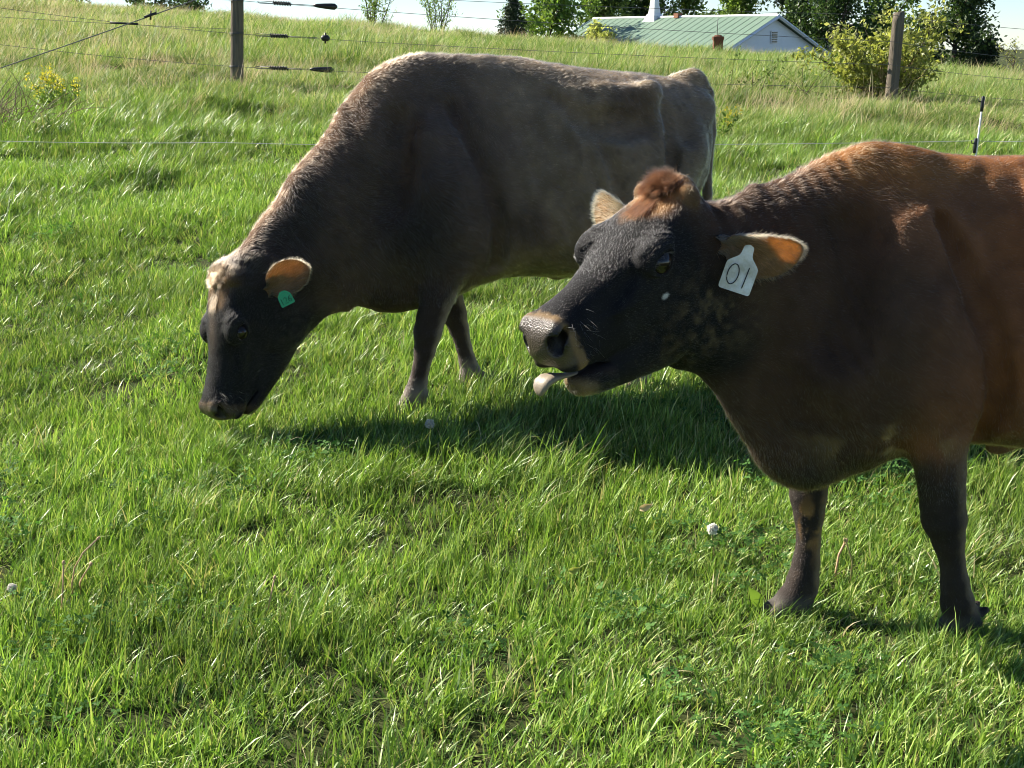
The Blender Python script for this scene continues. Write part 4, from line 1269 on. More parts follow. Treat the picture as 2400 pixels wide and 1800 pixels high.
# -- taller tufts and tussocks in the pasture
tall = bpy.data.collections.new('tall_tufts')
for i in range(6):
    parts = [blades(rngG, 60, .07, .10, .24, .0042, .55, LEAN, 1.2, 5, .05, (.15, .85)), blades(rngG, 30, .09, .05, .12, .0036, .5, LEAN, 1.0, 4, .05, (.0, .6))]
    proto(tall, 'tuft_b%02d' % i, parts, M_GRASS)
for i in range(3):
    parts = [blades(rngG, 12, .06, .10, .26, .0032, .6, LEAN, .9, 5, 1.0)]
    proto(tall, 'tuft_c%02d' % i, parts, M_GRASS)
def tall_points():
    X, Y, S, I = [], [], [], []
    x, y = wedge(rngG, 1.7, 9, 9 * DF, .8)
    p = np.stack([x, y, x * 0], 1)
    k = rngG.random(len(x)) < sstep(.46, .62, fbm(p, .8, 91, 2)) * .9 + .06
    X += list(x[k]); Y += list(y[k]); S += list(rngG.uniform(.6, 1.15, k.sum())); I += list(np.where(rngG.random(k.sum()) < .25, rngG.integers(6, 9, k.sum()), rngG.integers(0, 6, k.sum())))
    x, y = wedge(rngG, 8.5, 14.5, 10 * DF, 1)
    p = np.stack([x, y, x * 0], 1)
    k = rngG.random(len(x)) < sstep(.50, .64, fbm(p, 1.1, 95, 2)) + sstep(12, 14, y) * .6
    X += list(x[k]); Y += list(y[k]); S += list(rngG.uniform(.8, 1.7, k.sum())); I += list(rngG.integers(0, 7, k.sum()))
    # marked tussocks seen in the picture: (photo x, photo y, distance, spread, count, size)
    for u, v, d, sp, n, s in ((275, 415, 10.3, .22, 26, 1.5), (215, 430, 10.2, .2, 16, 1.3), (130, 250, 12.6, .35, 26, 1.9), (250, 240, 13.0, .5, 30, 1.7), (40, 300, 12.0, .3, 20, 1.6),
                              (420, 300, 12.2, .4, 18, 1.4), (620, 300, 12.2, .4, 16, 1.3), (470, 985, 4.72, .09, 12, .8), (560, 990, 4.66, .12, 16, .75), (1180, 1010, 4.55, .3, 20, .95), (1075, 1030, 4.5, .2, 12, .95), (640, 1010, 4.6, .2, 10, .8), (2262, 1500, 3.2, .07, 9, .6), (1835, 1462, 3.32, .07, 9, .6), (1420, 270, 12.5, .8, 22, 1.5), (2010, 280, 12.6, 1.0, 30, 1.6), (2330, 300, 12.0, .5, 18, 1.5)):
        c = at(u, v, d)
        X += list(c[0] + rngG.normal(0, sp, n)); Y += list(d + rngG.normal(0, sp * .6, n)); S += list(s * rngG.uniform(.7, 1.2, n)); I += list(rngG.integers(0, 6, n))
    X, Y, S, I = np.array(X), np.array(Y), np.array(S), np.array(I)
    Z = ground_z(X, Y)
    rot = np.stack([rngG.normal(0, .12, len(X)), rngG.normal(0, .12, len(X)), rngG.normal(0, .6, len(X))], 1)
    return np.stack([X, Y, Z - .005], 1), rot, np.stack([S, S, S], 1), I
g_ = scatter('tussock_grass', tall, *tall_points())
tag(g_, 'longer leaning grass tufts standing out of the grazed turf', 'grass', kind='stuff')

# -- rough grass beyond the fence, with last year's dry stalks
rough = bpy.data.collections.new('rough_patches')
def mk_rough(r):
    return [blades(r, 26, .12, .14, .34, .0056, .30, LEAN, .9, 3, .10, (.15, .86), 1.6), blades(r, 12, .13, .08, .2, .0050, .45, LEAN, 1.0, 3, .25, (.0, .6), 2.0)]
sward(rough, 'rough_patch', 6, .60, 64, mk_rough, M_ROUGH, lambda h: .45 + 1.1 * h)
A = [lay(13.4, 20, .80, 1.0, 2.5, 6, lambda x, y: .28 + .42 * fbm(np.stack([x, y, x * 0], 1), 2.2, 33, 2)),
     lay(20, 32, 1.15, 1.5, 3, 6, lambda x, y: .50 + .3 * fbm(np.stack([x, y, x * 0], 1), 2.2, 33, 2)),
     lay(32, 54, 1.7, 2.2, 4, 6, lambda x, y: .34 + .2 * fbm(np.stack([x, y, x * 0], 1), 2.2, 33, 2))]
g_ = scatter('rough_grass', rough, *[np.concatenate(t) for t in zip(*A)])
tag(g_, 'tall rough green grass on the slope beyond the fence', 'grass', kind='stuff')

straw = bpy.data.collections.new('straw_tufts')
for i in range(6):
    proto(straw, 'straw_%02d' % i, [blades(rngG, 15, .14, .28, .60, .0040, .40, LEAN, .6, 5, 1.0, spread=1.0)], M_DRY)
def straw_points():
    out = []
    for y0, y1, dens, sc in ((13.6, 18, 18, .9), (18, 26, 16, 1.0), (26, 38, 10, 1.3), (38, 54, 9, 1.6)):
        x, y = wedge(rngG, y0, y1, dens * DF, 2.5)
        p = np.stack([x, y, x * 0], 1)
        dry = sstep(.42, .64, fbm(p, 2.6, 44, 2)) * .34 + .05 + .70 * sstep(-.10, -.34, x / y) * sstep(15, 19, y) + .45 * sstep(34, 44, y) + .5 * np.exp(-((x - 3.4) / 1.5) ** 2 - ((y - 15.6) / 1.1) ** 2)
        k = rngG.random(len(x)) < dry
        x, y = x[k], y[k]; n = len(x)
        rot = np.stack([rngG.normal(0, .12, n), rngG.normal(0, .12, n), rngG.normal(0, .9, n)], 1)
        s = rngG.uniform(.6, 1.25, n) * np.interp(y, [13, 25, 45], [.85, .9, .75])
        out.append((np.stack([x, y, ground_z(x, y) - .01], 1), rot, np.stack([np.full(n, sc), np.full(n, sc), s * sc ** .5], 1), rngG.integers(0, 6, n)))
    return [np.concatenate(t) for t in zip(*out)]
g_ = scatter('dry_straw', straw, *straw_points())
tag(g_, 'last year\'s tan dry grass stalks standing in the rough grass', 'straw', kind='stuff')

# -- clover and small broad-leaved weeds between the blades
M_CLOVER = mat_blade('clover_leaf', [(0, (.035, .095, .022)), (.6, (.07, .16, .035)), (1, (.12, .22, .06))], .3, .7, .12, (1.4, 1.6, .8), .35)
clover = bpy.data.collections.new('clover_tufts')
for i in range(5):
    vs, qs, ts = [], [], []; o = 0
    for k in range(34):
        c = np.array([rngG.normal(0, .05), rngG.normal(0, .05), rngG.uniform(.03, .075)]); a0 = rngG.uniform(0, 6.28); r_ = rngG.uniform(.005, .009); t_ = rngG.random(); tl = rngG.normal(0, .35, 2)
        for l in range(3):
            a = a0 + l * 2.094; d = np.array([math.cos(a), math.sin(a), 0]); e = np.array([-d[1], d[0], 0])
            P4 = np.array([c, c + d * r_ * .7 - e * r_ * .55, c + d * r_ * 1.35, c + d * r_ * .7 + e * r_ * .55])
            P4[:, 2] += (P4[:, :2] - c[:2]) @ tl
            vs.append(P4); qs.append([o, o + 1, o + 2, o + 3]); o += 4; ts += [t_] * 4
    proto(clover, 'clover_%02d' % i, [(np.concatenate(vs), np.array(qs), np.zeros((0, 3), dtype=int), np.array(ts))], M_CLOVER)
x, y = wedge(rngG, 1.7, 9, 34 * DF, .8)
k = rngG.random(len(x)) < sstep(.52, .66, fbm(np.stack([x, y, x * 0], 1), .6, 131, 2)) * .45 + .01
x, y = x[k], y[k]; n_ = len(x)
g_ = scatter('clover', clover, np.stack([x, y, ground_z(x, y)], 1), np.stack([x * 0, x * 0, rngG.uniform(0, 6.28, n_)], 1), np.repeat(rngG.uniform(.8, 1.4, n_)[:, None], 3, 1), rngG.integers(0, 5, n_))
tag(g_, 'patches of low dark green clover leaves in the turf', 'clover', kind='stuff')
# ================================================================== BEYOND THE PASTURE
rb = np.random.default_rng(5)
gz = lambda x, y: float(ground_z(np.array([x]), np.array([y]))[0])

def leaf_cards(cen, size, rng, tint, up=.3, aspect=.55):
    """small leaf-shaped faces (two triangles folded along the midrib) at cen"""
    n = len(cen)
    d = rng.normal(0, 1, (n, 3)); d[:, 2] += up; d /= np.linalg.norm(d, axis=1, keepdims=True)
    e = np.cross(d, rng.normal(0, 1, (n, 3))); e /= np.linalg.norm(e, axis=1, keepdims=True) + 1e-9
    f = np.cross(d, e)
    s = (size * rng.uniform(.6, 1.4, n))[:, None]
    a = cen - d * s * .5; b = cen + d * s * .5
    l = cen + e * s * aspect * .5 + f * s * .08; r = cen - e * s * aspect * .5 + f * s * .08
    V = np.stack([a, r, b, l], 1).reshape(-1, 3)
    i = np.arange(n)[:, None] * 4
    F = np.concatenate([i + np.array([[0, 1, 2]]), i + np.array([[0, 2, 3]])])
    return V, F, np.repeat(tint, 4)

def leaf_obj(name, V, F, t, mat, parent, kind='stuff'):
    o = mesh_obj(name, V, F, mat, parent, smooth=False)
    a = o.data.attributes.new('tint', 'FLOAT', 'POINT'); a.data.foreach_set('value', t.astype(np.float32))
    if kind: o['kind'] = kind
    return o

M_BARK = principled('bark', (.055, .042, .032), .9, (14, (.11, .09, .07), .6), (40, .6, .02), .1)
M_LEAF = mat_blade('leaf_spring', [(0, (.06, .11, .02)), (.5, (.11, .18, .032)), (1, (.19, .25, .05))], .4, .5, .3, (1.4, 1.45, .8), .4)
M_LEAFD = mat_blade('leaf_dark', [(0, (.022, .045, .014)), (.5, (.04, .075, .02)), (1, (.075, .11, .03))], .4, .5, .3, (1.3, 1.4, .8), .3)
M_LEAFY = mat_blade('leaf_yellow', [(0, (.16, .20, .035)), (.5, (.30, .33, .08)), (1, (.50, .50, .22))], .4, .45, .35, (1.4, 1.4, .9), .48)
M_NEEDLE = mat_blade('spruce_needle', [(0, (.016, .034, .014)), (.5, (.03, .055, .022)), (1, (.06, .085, .035))], .2, .6, .2, (1, 1, 1), .15)

def branch(g, p, d, L, r, rng, n=5, up=.06, wob=.16):
    pts = [Vector(p)]; rad = [r]; d = Vector(d).normalized()
    for k in range(n):
        d = (d + Vector(rng.normal(0, wob, 3)) + Vector((0, 0, up))).normalized()
        pts.append(pts[-1] + d * L / n); rad.append(r * (1 - .8 * (k + 1) / n))
    g.tube(pts, rad, 5, cap=False)
    return pts

def tree(name, label, base, h, spread, nlimb, leaf, nleaf, mat, rng, group=None, low=.18, dense=1.0, cat='tree'):
    o = empty(name, base); tag(o, label, cat, group)
    g = Geo(); tips = []
    th = h * .82; pts = [Vector((0, 0, -.3))]; rad = [h * .024]
    for k in range(8):
        pts.append(Vector((rng.normal(0, .02) * h, rng.normal(0, .02) * h, th * (k + 1) / 8))); rad.append(h * .022 * (1 - .82 * (k + 1) / 8))
    g.tube(pts, rad, 8, cap=False)
    for i in range(nlimb):
        t = low + (.95 - low) * (i + rng.random()) / nlimb
        k = min(7, int(t * 8)); p = pts[k].lerp(pts[k + 1], t * 8 - k) if k < 8 else pts[-1]
        a = i * 2.4 + rng.normal(0, .4); L = spread * (1 - .55 * t) * rng.uniform(.7, 1.15)
        q = branch(g, p, (math.cos(a), math.sin(a), .35 + .5 * t), L, h * .009 * (1.2 - t), rng, 6)
        for j in range(2, 7):
            for m in range(2):
                a2 = rng.uniform(0, 2 * math.pi)
                q2 = branch(g, q[j], (math.cos(a2), math.sin(a2), rng.uniform(-.1, .7)), L * rng.uniform(.22, .42), h * .0032, rng, 4)
                tips += q2[1:]
    tips += pts[5:]
    g.build('trunk', M_BARK, o, smooth=True)
    T = np.array([list(t) for t in tips])
    w = rng.random(len(T)) ** 2.5; w /= w.sum()
    c = T[rng.choice(len(T), nleaf, p=w)] + rng.normal(0, spread * .075 * dense, (nleaf, 3))
    V, F, t = leaf_cards(c, leaf, rng, np.clip(rng.normal(.5, .25, nleaf), 0, 1))
    leaf_obj('crown', V, F, t, mat, o)
    return o

# -- the row of trees behind the white building
row = [(1285, 118, 10.5, 5.2, M_LEAF, 'light green young tree left of the steeple, standing apart'),
       (1400, 132, 12.0, 5.5, M_LEAF, 'open branched spring tree left of the steeple, over the roof end'),
       (1490, 140, 13.0, 5.0, M_LEAFD, 'dark branched tree right behind the steeple'),
       (1590, 138, 12.0, 5.5, M_LEAF, 'light green tree behind the roof ridge, right of the steeple'),
       (1715, 142, 13.0, 5.5, M_LEAF, 'spring tree behind the right end of the roof ridge'),
       (1835, 135, 13.5, 6.0, M_LEAFD, 'dense dark green tree right of the white gable'),
       (1950, 128, 13.0, 6.0, M_LEAFD, 'dark green tree standing behind the leafy bush, left of the post'),
       (2060, 134, 14.0, 6.5, M_LEAF, 'tall green tree straight behind the right fence post'),
       (2205, 122, 14.0, 5.5, M_LEAFD, 'large dark branched tree, last of the row on the right')]
for u, d, h, sp, m, lab in row:
    x = (u - 1200) / 3200 * d * 1.0
    tree('deciduous_tree', lab, (x, d, gz(x, d)), h, sp, 13, .38, 6200 if m is M_LEAF else 8200, m, rb, 'trees behind the white building', low=.10)
x = (2275 - 1200) / 3200 * 118
tree('cedar_tree', 'low dark evergreen tree at the right end of the tree row', (x, 118, gz(x, 118)), 6.2, 2.4, 14, .22, 5200, M_NEEDLE, rb, low=.04)
x = (2345 - 1200) / 3200 * 112
tree('bare_tree', 'small pale nearly leafless tree at the far right', (x, 112, gz(x, 112)), 5.6, 2.6, 12, .16, 500, M_LEAFY, rb, low=.15)
x = (1385 - 1200) / 3200 * 100
tree('round_bush', 'yellow green round bush at the left end of the green roof', (x, 96, gz(x, 96)), 5.0, 2.6, 12, .22, 4200, M_LEAFY, rb, low=.05, cat='bush')
for u, d, h, lab in ((395, 66, 4.2, 'dark leafy bush on the crest at the top left edge'), (470, 70, 4.4, 'dark bush just left of the tall fence post'), (200, 74, 4.3, 'brown green bush at the far top left')):
    x = (u - 1200) / 3200 * d
    tree('hedge_bush', lab, (x, d, gz(x, d)), h, 2.0, 12, .17, 3800, M_LEAFD, rb, 'bushes on the left crest', low=.06, cat='bush')

# -- spruce
def spruce(base, h, w, label):
    o = empty('spruce_tree', base); tag(o, label, 'tree')
    g = Geo(); g.tube([(0, 0, -.2), (.02, 0, h * .5), (0, 0, h)], [.11, .07, .012], 7); 
    C_, T_ = [], []; z = .25
    while z < h * .97:
        k = 1 - z / h; n = 9
        for i in range(n):
            a = rb.uniform(0, 2 * math.pi); L = w * (k ** .85) * rb.uniform(.75, 1.15) + .08
            p = np.array([0, 0, z]); q = []
            for s_ in np.linspace(0, 1, 8):
                q.append((math.cos(a) * L * s_, math.sin(a) * L * s_, z + L * (.12 * s_ - .42 * s_ ** 2 + .20 * s_ ** 4)))
            g.tube(q[::2] + [q[-1]], [.018 * k + .006] * 4 + [.003], 4, cap=False)
            for s_ in rb.random(int(26 * L) + 6):
                j = min(6, int(s_ * 7)); f = s_ * 7 - j
                c = np.array(q[j]) * (1 - f) + np.array(q[j + 1]) * f
                for m in range(3): C_.append(c + rb.normal(0, .05 + .05 * L * (1 - s_), 3) + np.array([0, 0, -.05 * rb.random()])); T_.append(rb.random())
        z += .17 + .10 * k
    g.build('trunk', M_BARK, o, smooth=True)
    V, F, t = leaf_cards(np.array(C_), .13, rb, np.array(T_), -.4, .42)
    leaf_obj('needles', V, F, t, M_NEEDLE, o)
p = at(1203, 85, 82)
spruce((p[0], 82, p[2] - 2.4), 5.0, 1.75, 'dark spruce with drooping boughs on the skyline')

# -- thin saplings on the crest
def sapling(u0, u1, d, label):
    a, b = at(u0, 80, d), at(u1, 80, d); cx = (a[0] + b[0]) / 2; w = b[0] - a[0]
    o = empty('sapling', (cx, d, gz(cx, d))); tag(o, label, 'sapling', 'saplings on the crest')
    g = Geo(); L_ = []
    for i in range(8):
        ang = rb.uniform(-.5, .5); r0 = (rb.normal(0, .1), rb.normal(0, .1), -.1)
        q = branch(g, r0, (math.sin(ang) * w * .5, rb.normal(0, .15), 1), rb.uniform(1.5, 2.5), .018, rb, 8, .03, .09)
        L_ += q[2:]
        for j in range(2, 8):
            for m in range(2):
                q2 = branch(g, q[j], (rb.normal(0, 1), rb.normal(0, 1), .8), rb.uniform(.2, .5), .006, rb, 4, .05)
                L_ += q2[1:]
    g.build('stem', M_BARK, o, smooth=True)
    T = np.array([list(t) for t in L_]); n = 1500
    c = T[rb.integers(0, len(T), n)] + rb.normal(0, .05, (n, 3))
    V, F, t = leaf_cards(c, .085, rb, rb.random(n), .6, .35)
    leaf_obj('leaf', V, F, t, M_LEAF, o)
sapling(815, 930, 44, 'thin leafy sapling on the skyline, just left of the cow\'s back')
sapling(960, 1095, 45, 'sparse many-stemmed sapling on the skyline above the grazing cow')

# -- white building with green roof and steeple
def building():
    M_WALL = principled('white_siding', (.84, .85, .86), .55, (3, (.78, .79, .81), .6))
    nt = M_WALL.node_tree; tc = nd(nt, 'ShaderNodeTexCoord'); wv = nd(nt, 'ShaderNodeTexWave', Scale=1.6); wv.bands_direction = 'Z'; wv.wave_profile = 'SAW'
    bp = nd(nt, 'ShaderNodeBump', Strength=.35, Distance=.03)
    b = [n for n in nt.nodes if n.type == 'BSDF_PRINCIPLED'][0]
    nt.links.new(tc.outputs['Object'], wv.inputs['Vector']); nt.links.new(wv.outputs['Fac'], bp.inputs['Height']); nt.links.new(bp.outputs[0], b.inputs['Normal'])
    M_ROOF = principled('green_metal_roof', (.115, .18, .125), .55, (1.5, (.14, .205, .15), .5), None, .4)
    M_TRIM = principled('white_trim', (.80, .80, .80), .5, (4, (.72, .72, .72), .5))
    M_WIN = principled('dark_window', (.02, .025, .03), .15, (2, (.03, .035, .04), .5), None, .6)
    D = 106.0; th = R(53)
    apex = at(1815, 40, D)                                # right end of the ridge
    gnd = -4.0
    o = empty('church_building', (apex[0], D, gnd), -th); tag(o, 'white church hall with green metal roof and white steeple, beyond the crest', 'building')
    # local frame: x along the ridge (to its right, camera side), y away; origin under the ridge's right end
    L, hw, zr = 20.5, 7.2, apex[2] - gnd; rise = 3.4; ze = zr - rise
    g = Geo()
    g.add([(0, -hw, 0), (0, hw, 0), (0, hw, ze), (0, 0, zr - .08), (0, -hw, ze)], [(0, 1, 2, 3, 4)])
    g.add([(-L, -hw, 0), (-L, hw, 0), (-L, hw, ze), (-L, 0, zr - .08), (-L, -hw, ze)], [(4, 3, 2, 1, 0)])
    g.add([(-L, -hw, 0), (0, -hw, 0), (0, -hw, ze), (-L, -hw, ze)], [(0, 1, 2, 3)]); g.add([(-L, hw, 0), (0, hw, 0), (0, hw, ze), (-L, hw, ze)], [(3, 2, 1, 0)])
    g.build('wall', M_WALL, o)
    ov = .45; sl = rise / hw
    roofs = []
    for s in (-1, 1):
        g = Geo()
        a = (-L - ov, s * (hw + ov), ze - ov * sl); b = (ov, s * (hw + ov), ze - ov * sl); c = (ov, 0, zr); d = (-L - ov, 0, zr); t = .10
        v = [a, b, c, d] + [(p[0], p[1], p[2] + t) for p in (a, b, c, d)]
        g.add(v, [(0, 1, 2, 3), (7, 6, 5, 4), (0, 4, 5, 1), (1, 5, 6, 2), (2, 6, 7, 3), (3, 7, 4, 0)])
        r_ = g.build('roof', M_ROOF, o); roofs.append(r_)
        gs = Geo()
        n = 26
        for i in range(n + 1):
            x = -L - ov + .12 + (L + 2 * ov - .24) * i / n
            p, q = Vector((x, s * (hw + ov), ze - ov * sl + t)), Vector((x, s * .12, zr + t - .12 * sl))
            gs.tube([p, q], .028, 4)
        gs.build('roof_seams', M_ROOF, r_)
        for x in (ov + .03, -L - ov - .03):
            gt = Geo()
            p, q = Vector((x, s * (hw + ov), ze - ov * sl + .02)), Vector((x, s * .02, zr + .02))
            gt.tube([p, q], .13, 4)
            gt.build('rake_trim', M_TRIM, r_)
    g = Geo(); g.tube([(-L - ov, 0, zr + .12), (ov, 0, zr + .12)], .12, 6); g.build('ridge_cap', M_TRIM, roofs[0])
    # louvred vent and a window in the gable end, windows in the long side
    g = Geo(); g.box((.02, -.35, zr - 1.9), (.10, .35, zr - 1.0)); v_ = g.build('gable_vent', M_TRIM, o)
    for i in range(5):
        g = Geo(); g.box((.10, -.28, zr - 1.84 + i * .165), (.14, .28, zr - 1.74 + i * .165)); g.build('louvre', M_WIN, v_)
    for y in (-3, 3):
        g = Geo(); g.box((.02, y - .5, ze - 2.0), (.08, y + .5, ze - .6)); w_ = g.build('window', M_TRIM, o)
        g = Geo(); g.box((.08, y - .42, ze - 1.92), (.09, y + .42, ze - .68)); g.build('pane', M_WIN, w_)
    # steeple
    sx = -13.2; zb = zr - .15
    st = Geo()
    def ring(r0, r1, z0, z1):
        st.add([(sx - r0, -r0, z0), (sx + r0, -r0, z0), (sx + r0, r0, z0), (sx - r0, r0, z0), (sx - r1, -r1, z1), (sx + r1, -r1, z1), (sx + r1, r1, z1), (sx - r1, r1, z1)],
               [(0, 3, 2, 1), (4, 5, 6, 7), (0, 1, 5, 4), (1, 2, 6, 5), (2, 3, 7, 6), (3, 0, 4, 7)])
    ring(.78, .46, zb - .25, zb + .35); ring(.50, .42, zb + .35, zb + .55); ring(.36, .30, zb + .55, zb + 1.15); ring(.28, .22, zb + 1.15, zb + 2.2); ring(.30, .30, zb + 2.2, zb + 2.35); ring(.24, .02, zb + 2.35, zb + 5.2)
    st.build('steeple', M_TRIM, o)
    g = Geo(); g.box((-L * .52, -.25, zr + .05), (-L * .52 + .5, .25, zr + .42)); g.build('roof_vent', principled('rust_vent', (.30, .12, .06), .7, (6, (.2, .09, .05), .5)), roofs[0])
building()

# -- low house glimpsed through the trees right of the gable
def house():
    D = 150.0; a = at(1905, 88, D); b = at(2000, 88, D); zt = a[2]; z0 = -4.6
    M = principled('house_wall', (.42, .36, .32), .8, (3, (.33, .29, .26), .6)); RF = principled('house_roof', (.10, .085, .08), .8, (4, (.07, .06, .06), .6)); T = principled('house_white', (.78, .78, .78), .5, (2, (.7, .7, .7), .5))
    o = empty('distant_house', ((a[0] + b[0]) / 2, D, z0)); tag(o, 'low brownish house glimpsed through the trees right of the white gable', 'house')
    w = (b[0] - a[0]) / 2 + 1.0; h = zt - z0
    g = Geo(); g.box((-w, -3, 0), (w, 3, h)); g.build('wall', M, o)
    g = Geo(); g.add([(-w - .4, -3.5, h), (w + .4, -3.5, h), (w + .4, 3.5, h), (-w - .4, 3.5, h), (-w - .4, 0, h + 1.4), (w + .4, 0, h + 1.4)], [(0, 1, 5, 4), (2, 3, 4, 5), (0, 4, 3), (1, 2, 5), (3, 2, 1, 0)]); g.build('roof', RF, o)
    for x in (-w * .6, 0, w * .6):
        g = Geo(); g.box((x - .55, -3.08, h - 1.4), (x + .55, -3.0, h - .25)); g.build('window', T, o)
house()

# -- fence: weathered round posts
M_POST = principled('weathered_wood', (.20, .165, .125), .9, (7, (.10, .085, .07), .5), (22, .8, .02), .1)
nt = M_POST.node_tree
for n in nt.nodes:
    if n.type == 'TEX_NOISE':
        mp = nd(nt, 'ShaderNodeMapping'); mp.inputs['Scale'].default_value = (6, 6, .35)
        tc = [q for q in nt.nodes if q.type == 'TEX_COORD'][0]
        nt.links.new(tc.outputs['Object'], mp.inputs['Vector']); nt.links.new(mp.outputs[0], n.inputs['Vector'])
def post(u0, v0, u1, v1, D, r, label, extra=0.0):
    a, b = at(u0, v0, D), at(u1, v1, D)
    a[2] -= .35
    o = empty('fence_post', tuple(a)); tag(o, label, 'post', 'posts of the pasture fence')
    n = 16; V, F = [], []; H = 14
    top = Vector(b - a) * (1 + extra)
    for k in range(H + 1):
        for i in range(n):
            th = 2 * math.pi * i / n; rr = r * (1.06 - .1 * k / H) * (1 + .03 * math.sin(3 * th + k * .2) + .015 * rb.normal())
            if k == H: rr *= .93
            p = top * (k / H); V.append((p.x + rr * math.cos(th), p.y + rr * math.sin(th), p.z + (.012 * math.cos(th) if k == H else 0)))
    for k in range(H):
        for i in range(n): F.append((k * n + i, k * n + (i + 1) % n, (k + 1) * n + (i + 1) % n, (k + 1) * n + i))
    F.append(tuple(H * n + i for i in range(n)))
    mesh_obj('shaft', V, F, M_POST, o, smooth=True)
    return o, Vector(a), top
pL, aL, tL = post(551, 205, 556, -40, 16.0, .073, 'grey weathered wooden fence post left of the grazing cow')
pR, aR, tR = post(2084, 258, 2107, 28, 17.0, .074, 'weathered wooden fence post standing in the leafy bush')
# post cracks are in the wood; wraps of wire round the right post
M_WIRE = principled('galvanised_wire', (.16, .16, .16), .45, (30, (.10, .10, .10), .5), None, .5, .6)
M_BLK = principled('black_plastic', (.012, .012, .013), .45, (20, (.02, .02, .02), .5), None, .4)
M_WHT = principled('white_plastic', (.72, .72, .70), .5, (15, (.60, .60, .58), .5), None, .4)

def on_post(a, t, v, u, D):
    return Vector(at(u, v, D))
def wire(name, pts, r, label, group, sag=0.0, mat=None, n=24):
    out = []
    for p, q in zip(pts[:-1], pts[1:]):
        p, q = Vector(p), Vector(q)
        for k in range(n):
            t = k / n; w = p.lerp(q, t); w.z -= sag * 4 * t * (1 - t); out.append(w)
    out.append(Vector(pts[-1]))
    g = Geo(); g.tube(out, r, 5)
    o = g.build(name, mat or M_WIRE, None, True)
    tag(o, label, 'wire', group)
    return out
lab_w = ['topmost wire of the pasture fence between the two posts', 'second wire from the top of the pasture fence', 'third wire from the top of the pasture fence', 'lowest wire of the pasture fence, close over the rough grass']
for i, (vl, vr) in enumerate(((-24, 36), (2, 98), (80, 152), (157, 205))):
    p, q = Vector(at(566, vl, 15.93)), Vector(at(2096 - i * 4, vr, 16.92))
    e = q + (q - p) * .35; e.z -= .12
    l = p + (p - q) * .42; l.z += .10 if i == 1 else .22
    wire('fence_wire', [l, p, q, e], .0028, lab_w[i], 'wires of the pasture fence', .03)
    if i:      # tension spring and end insulator hang in the wire beside the left post
        o = empty('tension_spring', tuple(p)); tag(o, ['', 'black spring in the upper wire, against the sky', 'black spring in the middle wire right of the tall post', 'black spring in the low wire right of the tall post'][i], 'spring', 'tension springs of the fence')
        d = (q - p).normalized(); s0 = .17 if i != 1 else .2
        side = d.cross(Vector((0, 0, 1))).normalized(); up = side.cross(d).normalized()
        coil = []
        for k in range(90):
            t = k / 89; th = t * 2 * math.pi * 11
            coil.append(d * (s0 + .20 * t + .15) + (side * math.cos(th) + up * math.sin(th)) * .022)
        g = Geo(); g.tube(coil, .0055, 5); g.build('coil', M_BLK, o, True)
        g = Geo(); lp = [d * (s0 - .02 + .0 * k) for k in range(1)]
        lp = [d * s0 + up * .012, d * (s0 + .30) + up * .012, d * (s0 + .37), d * (s0 + .30) - up * .012, d * s0 - up * .012, d * (s0 - .03), d * s0 + up * .012]
        g.tube(lp, .004, 5); g.tube([d * (s0 + .33), d * (s0 + .68)], .004, 5); g.build('draw_loop', M_WIRE, o, True)
        g = Geo()
        if i != 2: g.tube([d * (s0 + .60), d * (s0 + .64), d * (s0 + .72), d * (s0 + .80), d * (s0 + .84), d * (s0 + .87)], [.012, .022, .030, .036, .036, .012], 10)
        else: g.tube([d * (s0 + .72), d * (s0 + .74), d * (s0 + .80), d * (s0 + .82)], [.010, .034, .034, .010], 8); g.tube([d * (s0 + .77) - up * .06, d * (s0 + .77) + up * .06], .012, 6)
        g.build('insulator', M_BLK, o, True)
        g = Geo(); w0 = -p + aL + tL * ((p.z - aL.z) / tL.z)
        for k in range(2): g.tube([Vector(w0) + Vector((.085 * math.cos(t), .085 * math.sin(t), .012 * k)) for t in np.linspace(0, 2 * math.pi, 17)], .003, 5)
        g.build('tie', M_WIRE, o, True)
# guy wire of the left post
p0, p1 = Vector(at(545, -32, 15.95)), Vector(at(-60, 180, 14.6))
wire('guy_wire', [p0, p1], .006, 'thick slanting guy cable running down left from the tall post', None, .01)
o = empty('turnbuckle', tuple(p0.lerp(p1, .335))); tag(o, 'small dark turnbuckle clamp on the slanting guy cable', 'clamp')
d = (p1 - p0).normalized(); g = Geo(); g.tube([-d * .07, d * .07], .014, 8); g.build('barrel', M_BLK, o, True)
g = Geo(); g.tube([Vector((0, 0, -.05)), Vector((.01, 0, .05))], .010, 6); g.tube([-d * .07 + Vector((0, 0, -.02)), -d * .07 + Vector((0, 0, .05))], .006, 6); g.build('bolt', M_BLK, o, True)
q0, q1 = Vector(at(540, 68, 15.95)), Vector(at(-40, 37, 15.2))
wire('brace_wire', [q0, q1], .0026, 'thin wire leading left from the tall post with a black sleeve', None, .01)
g = Geo(); g.tube([q0.lerp(q1, .385), q0.lerp(q1, .50)], .011, 8); s_ = g.build('wire_sleeve', M_BLK, None, True); tag(s_, 'black plastic sleeve on the wire left of the tall post', 'sleeve')

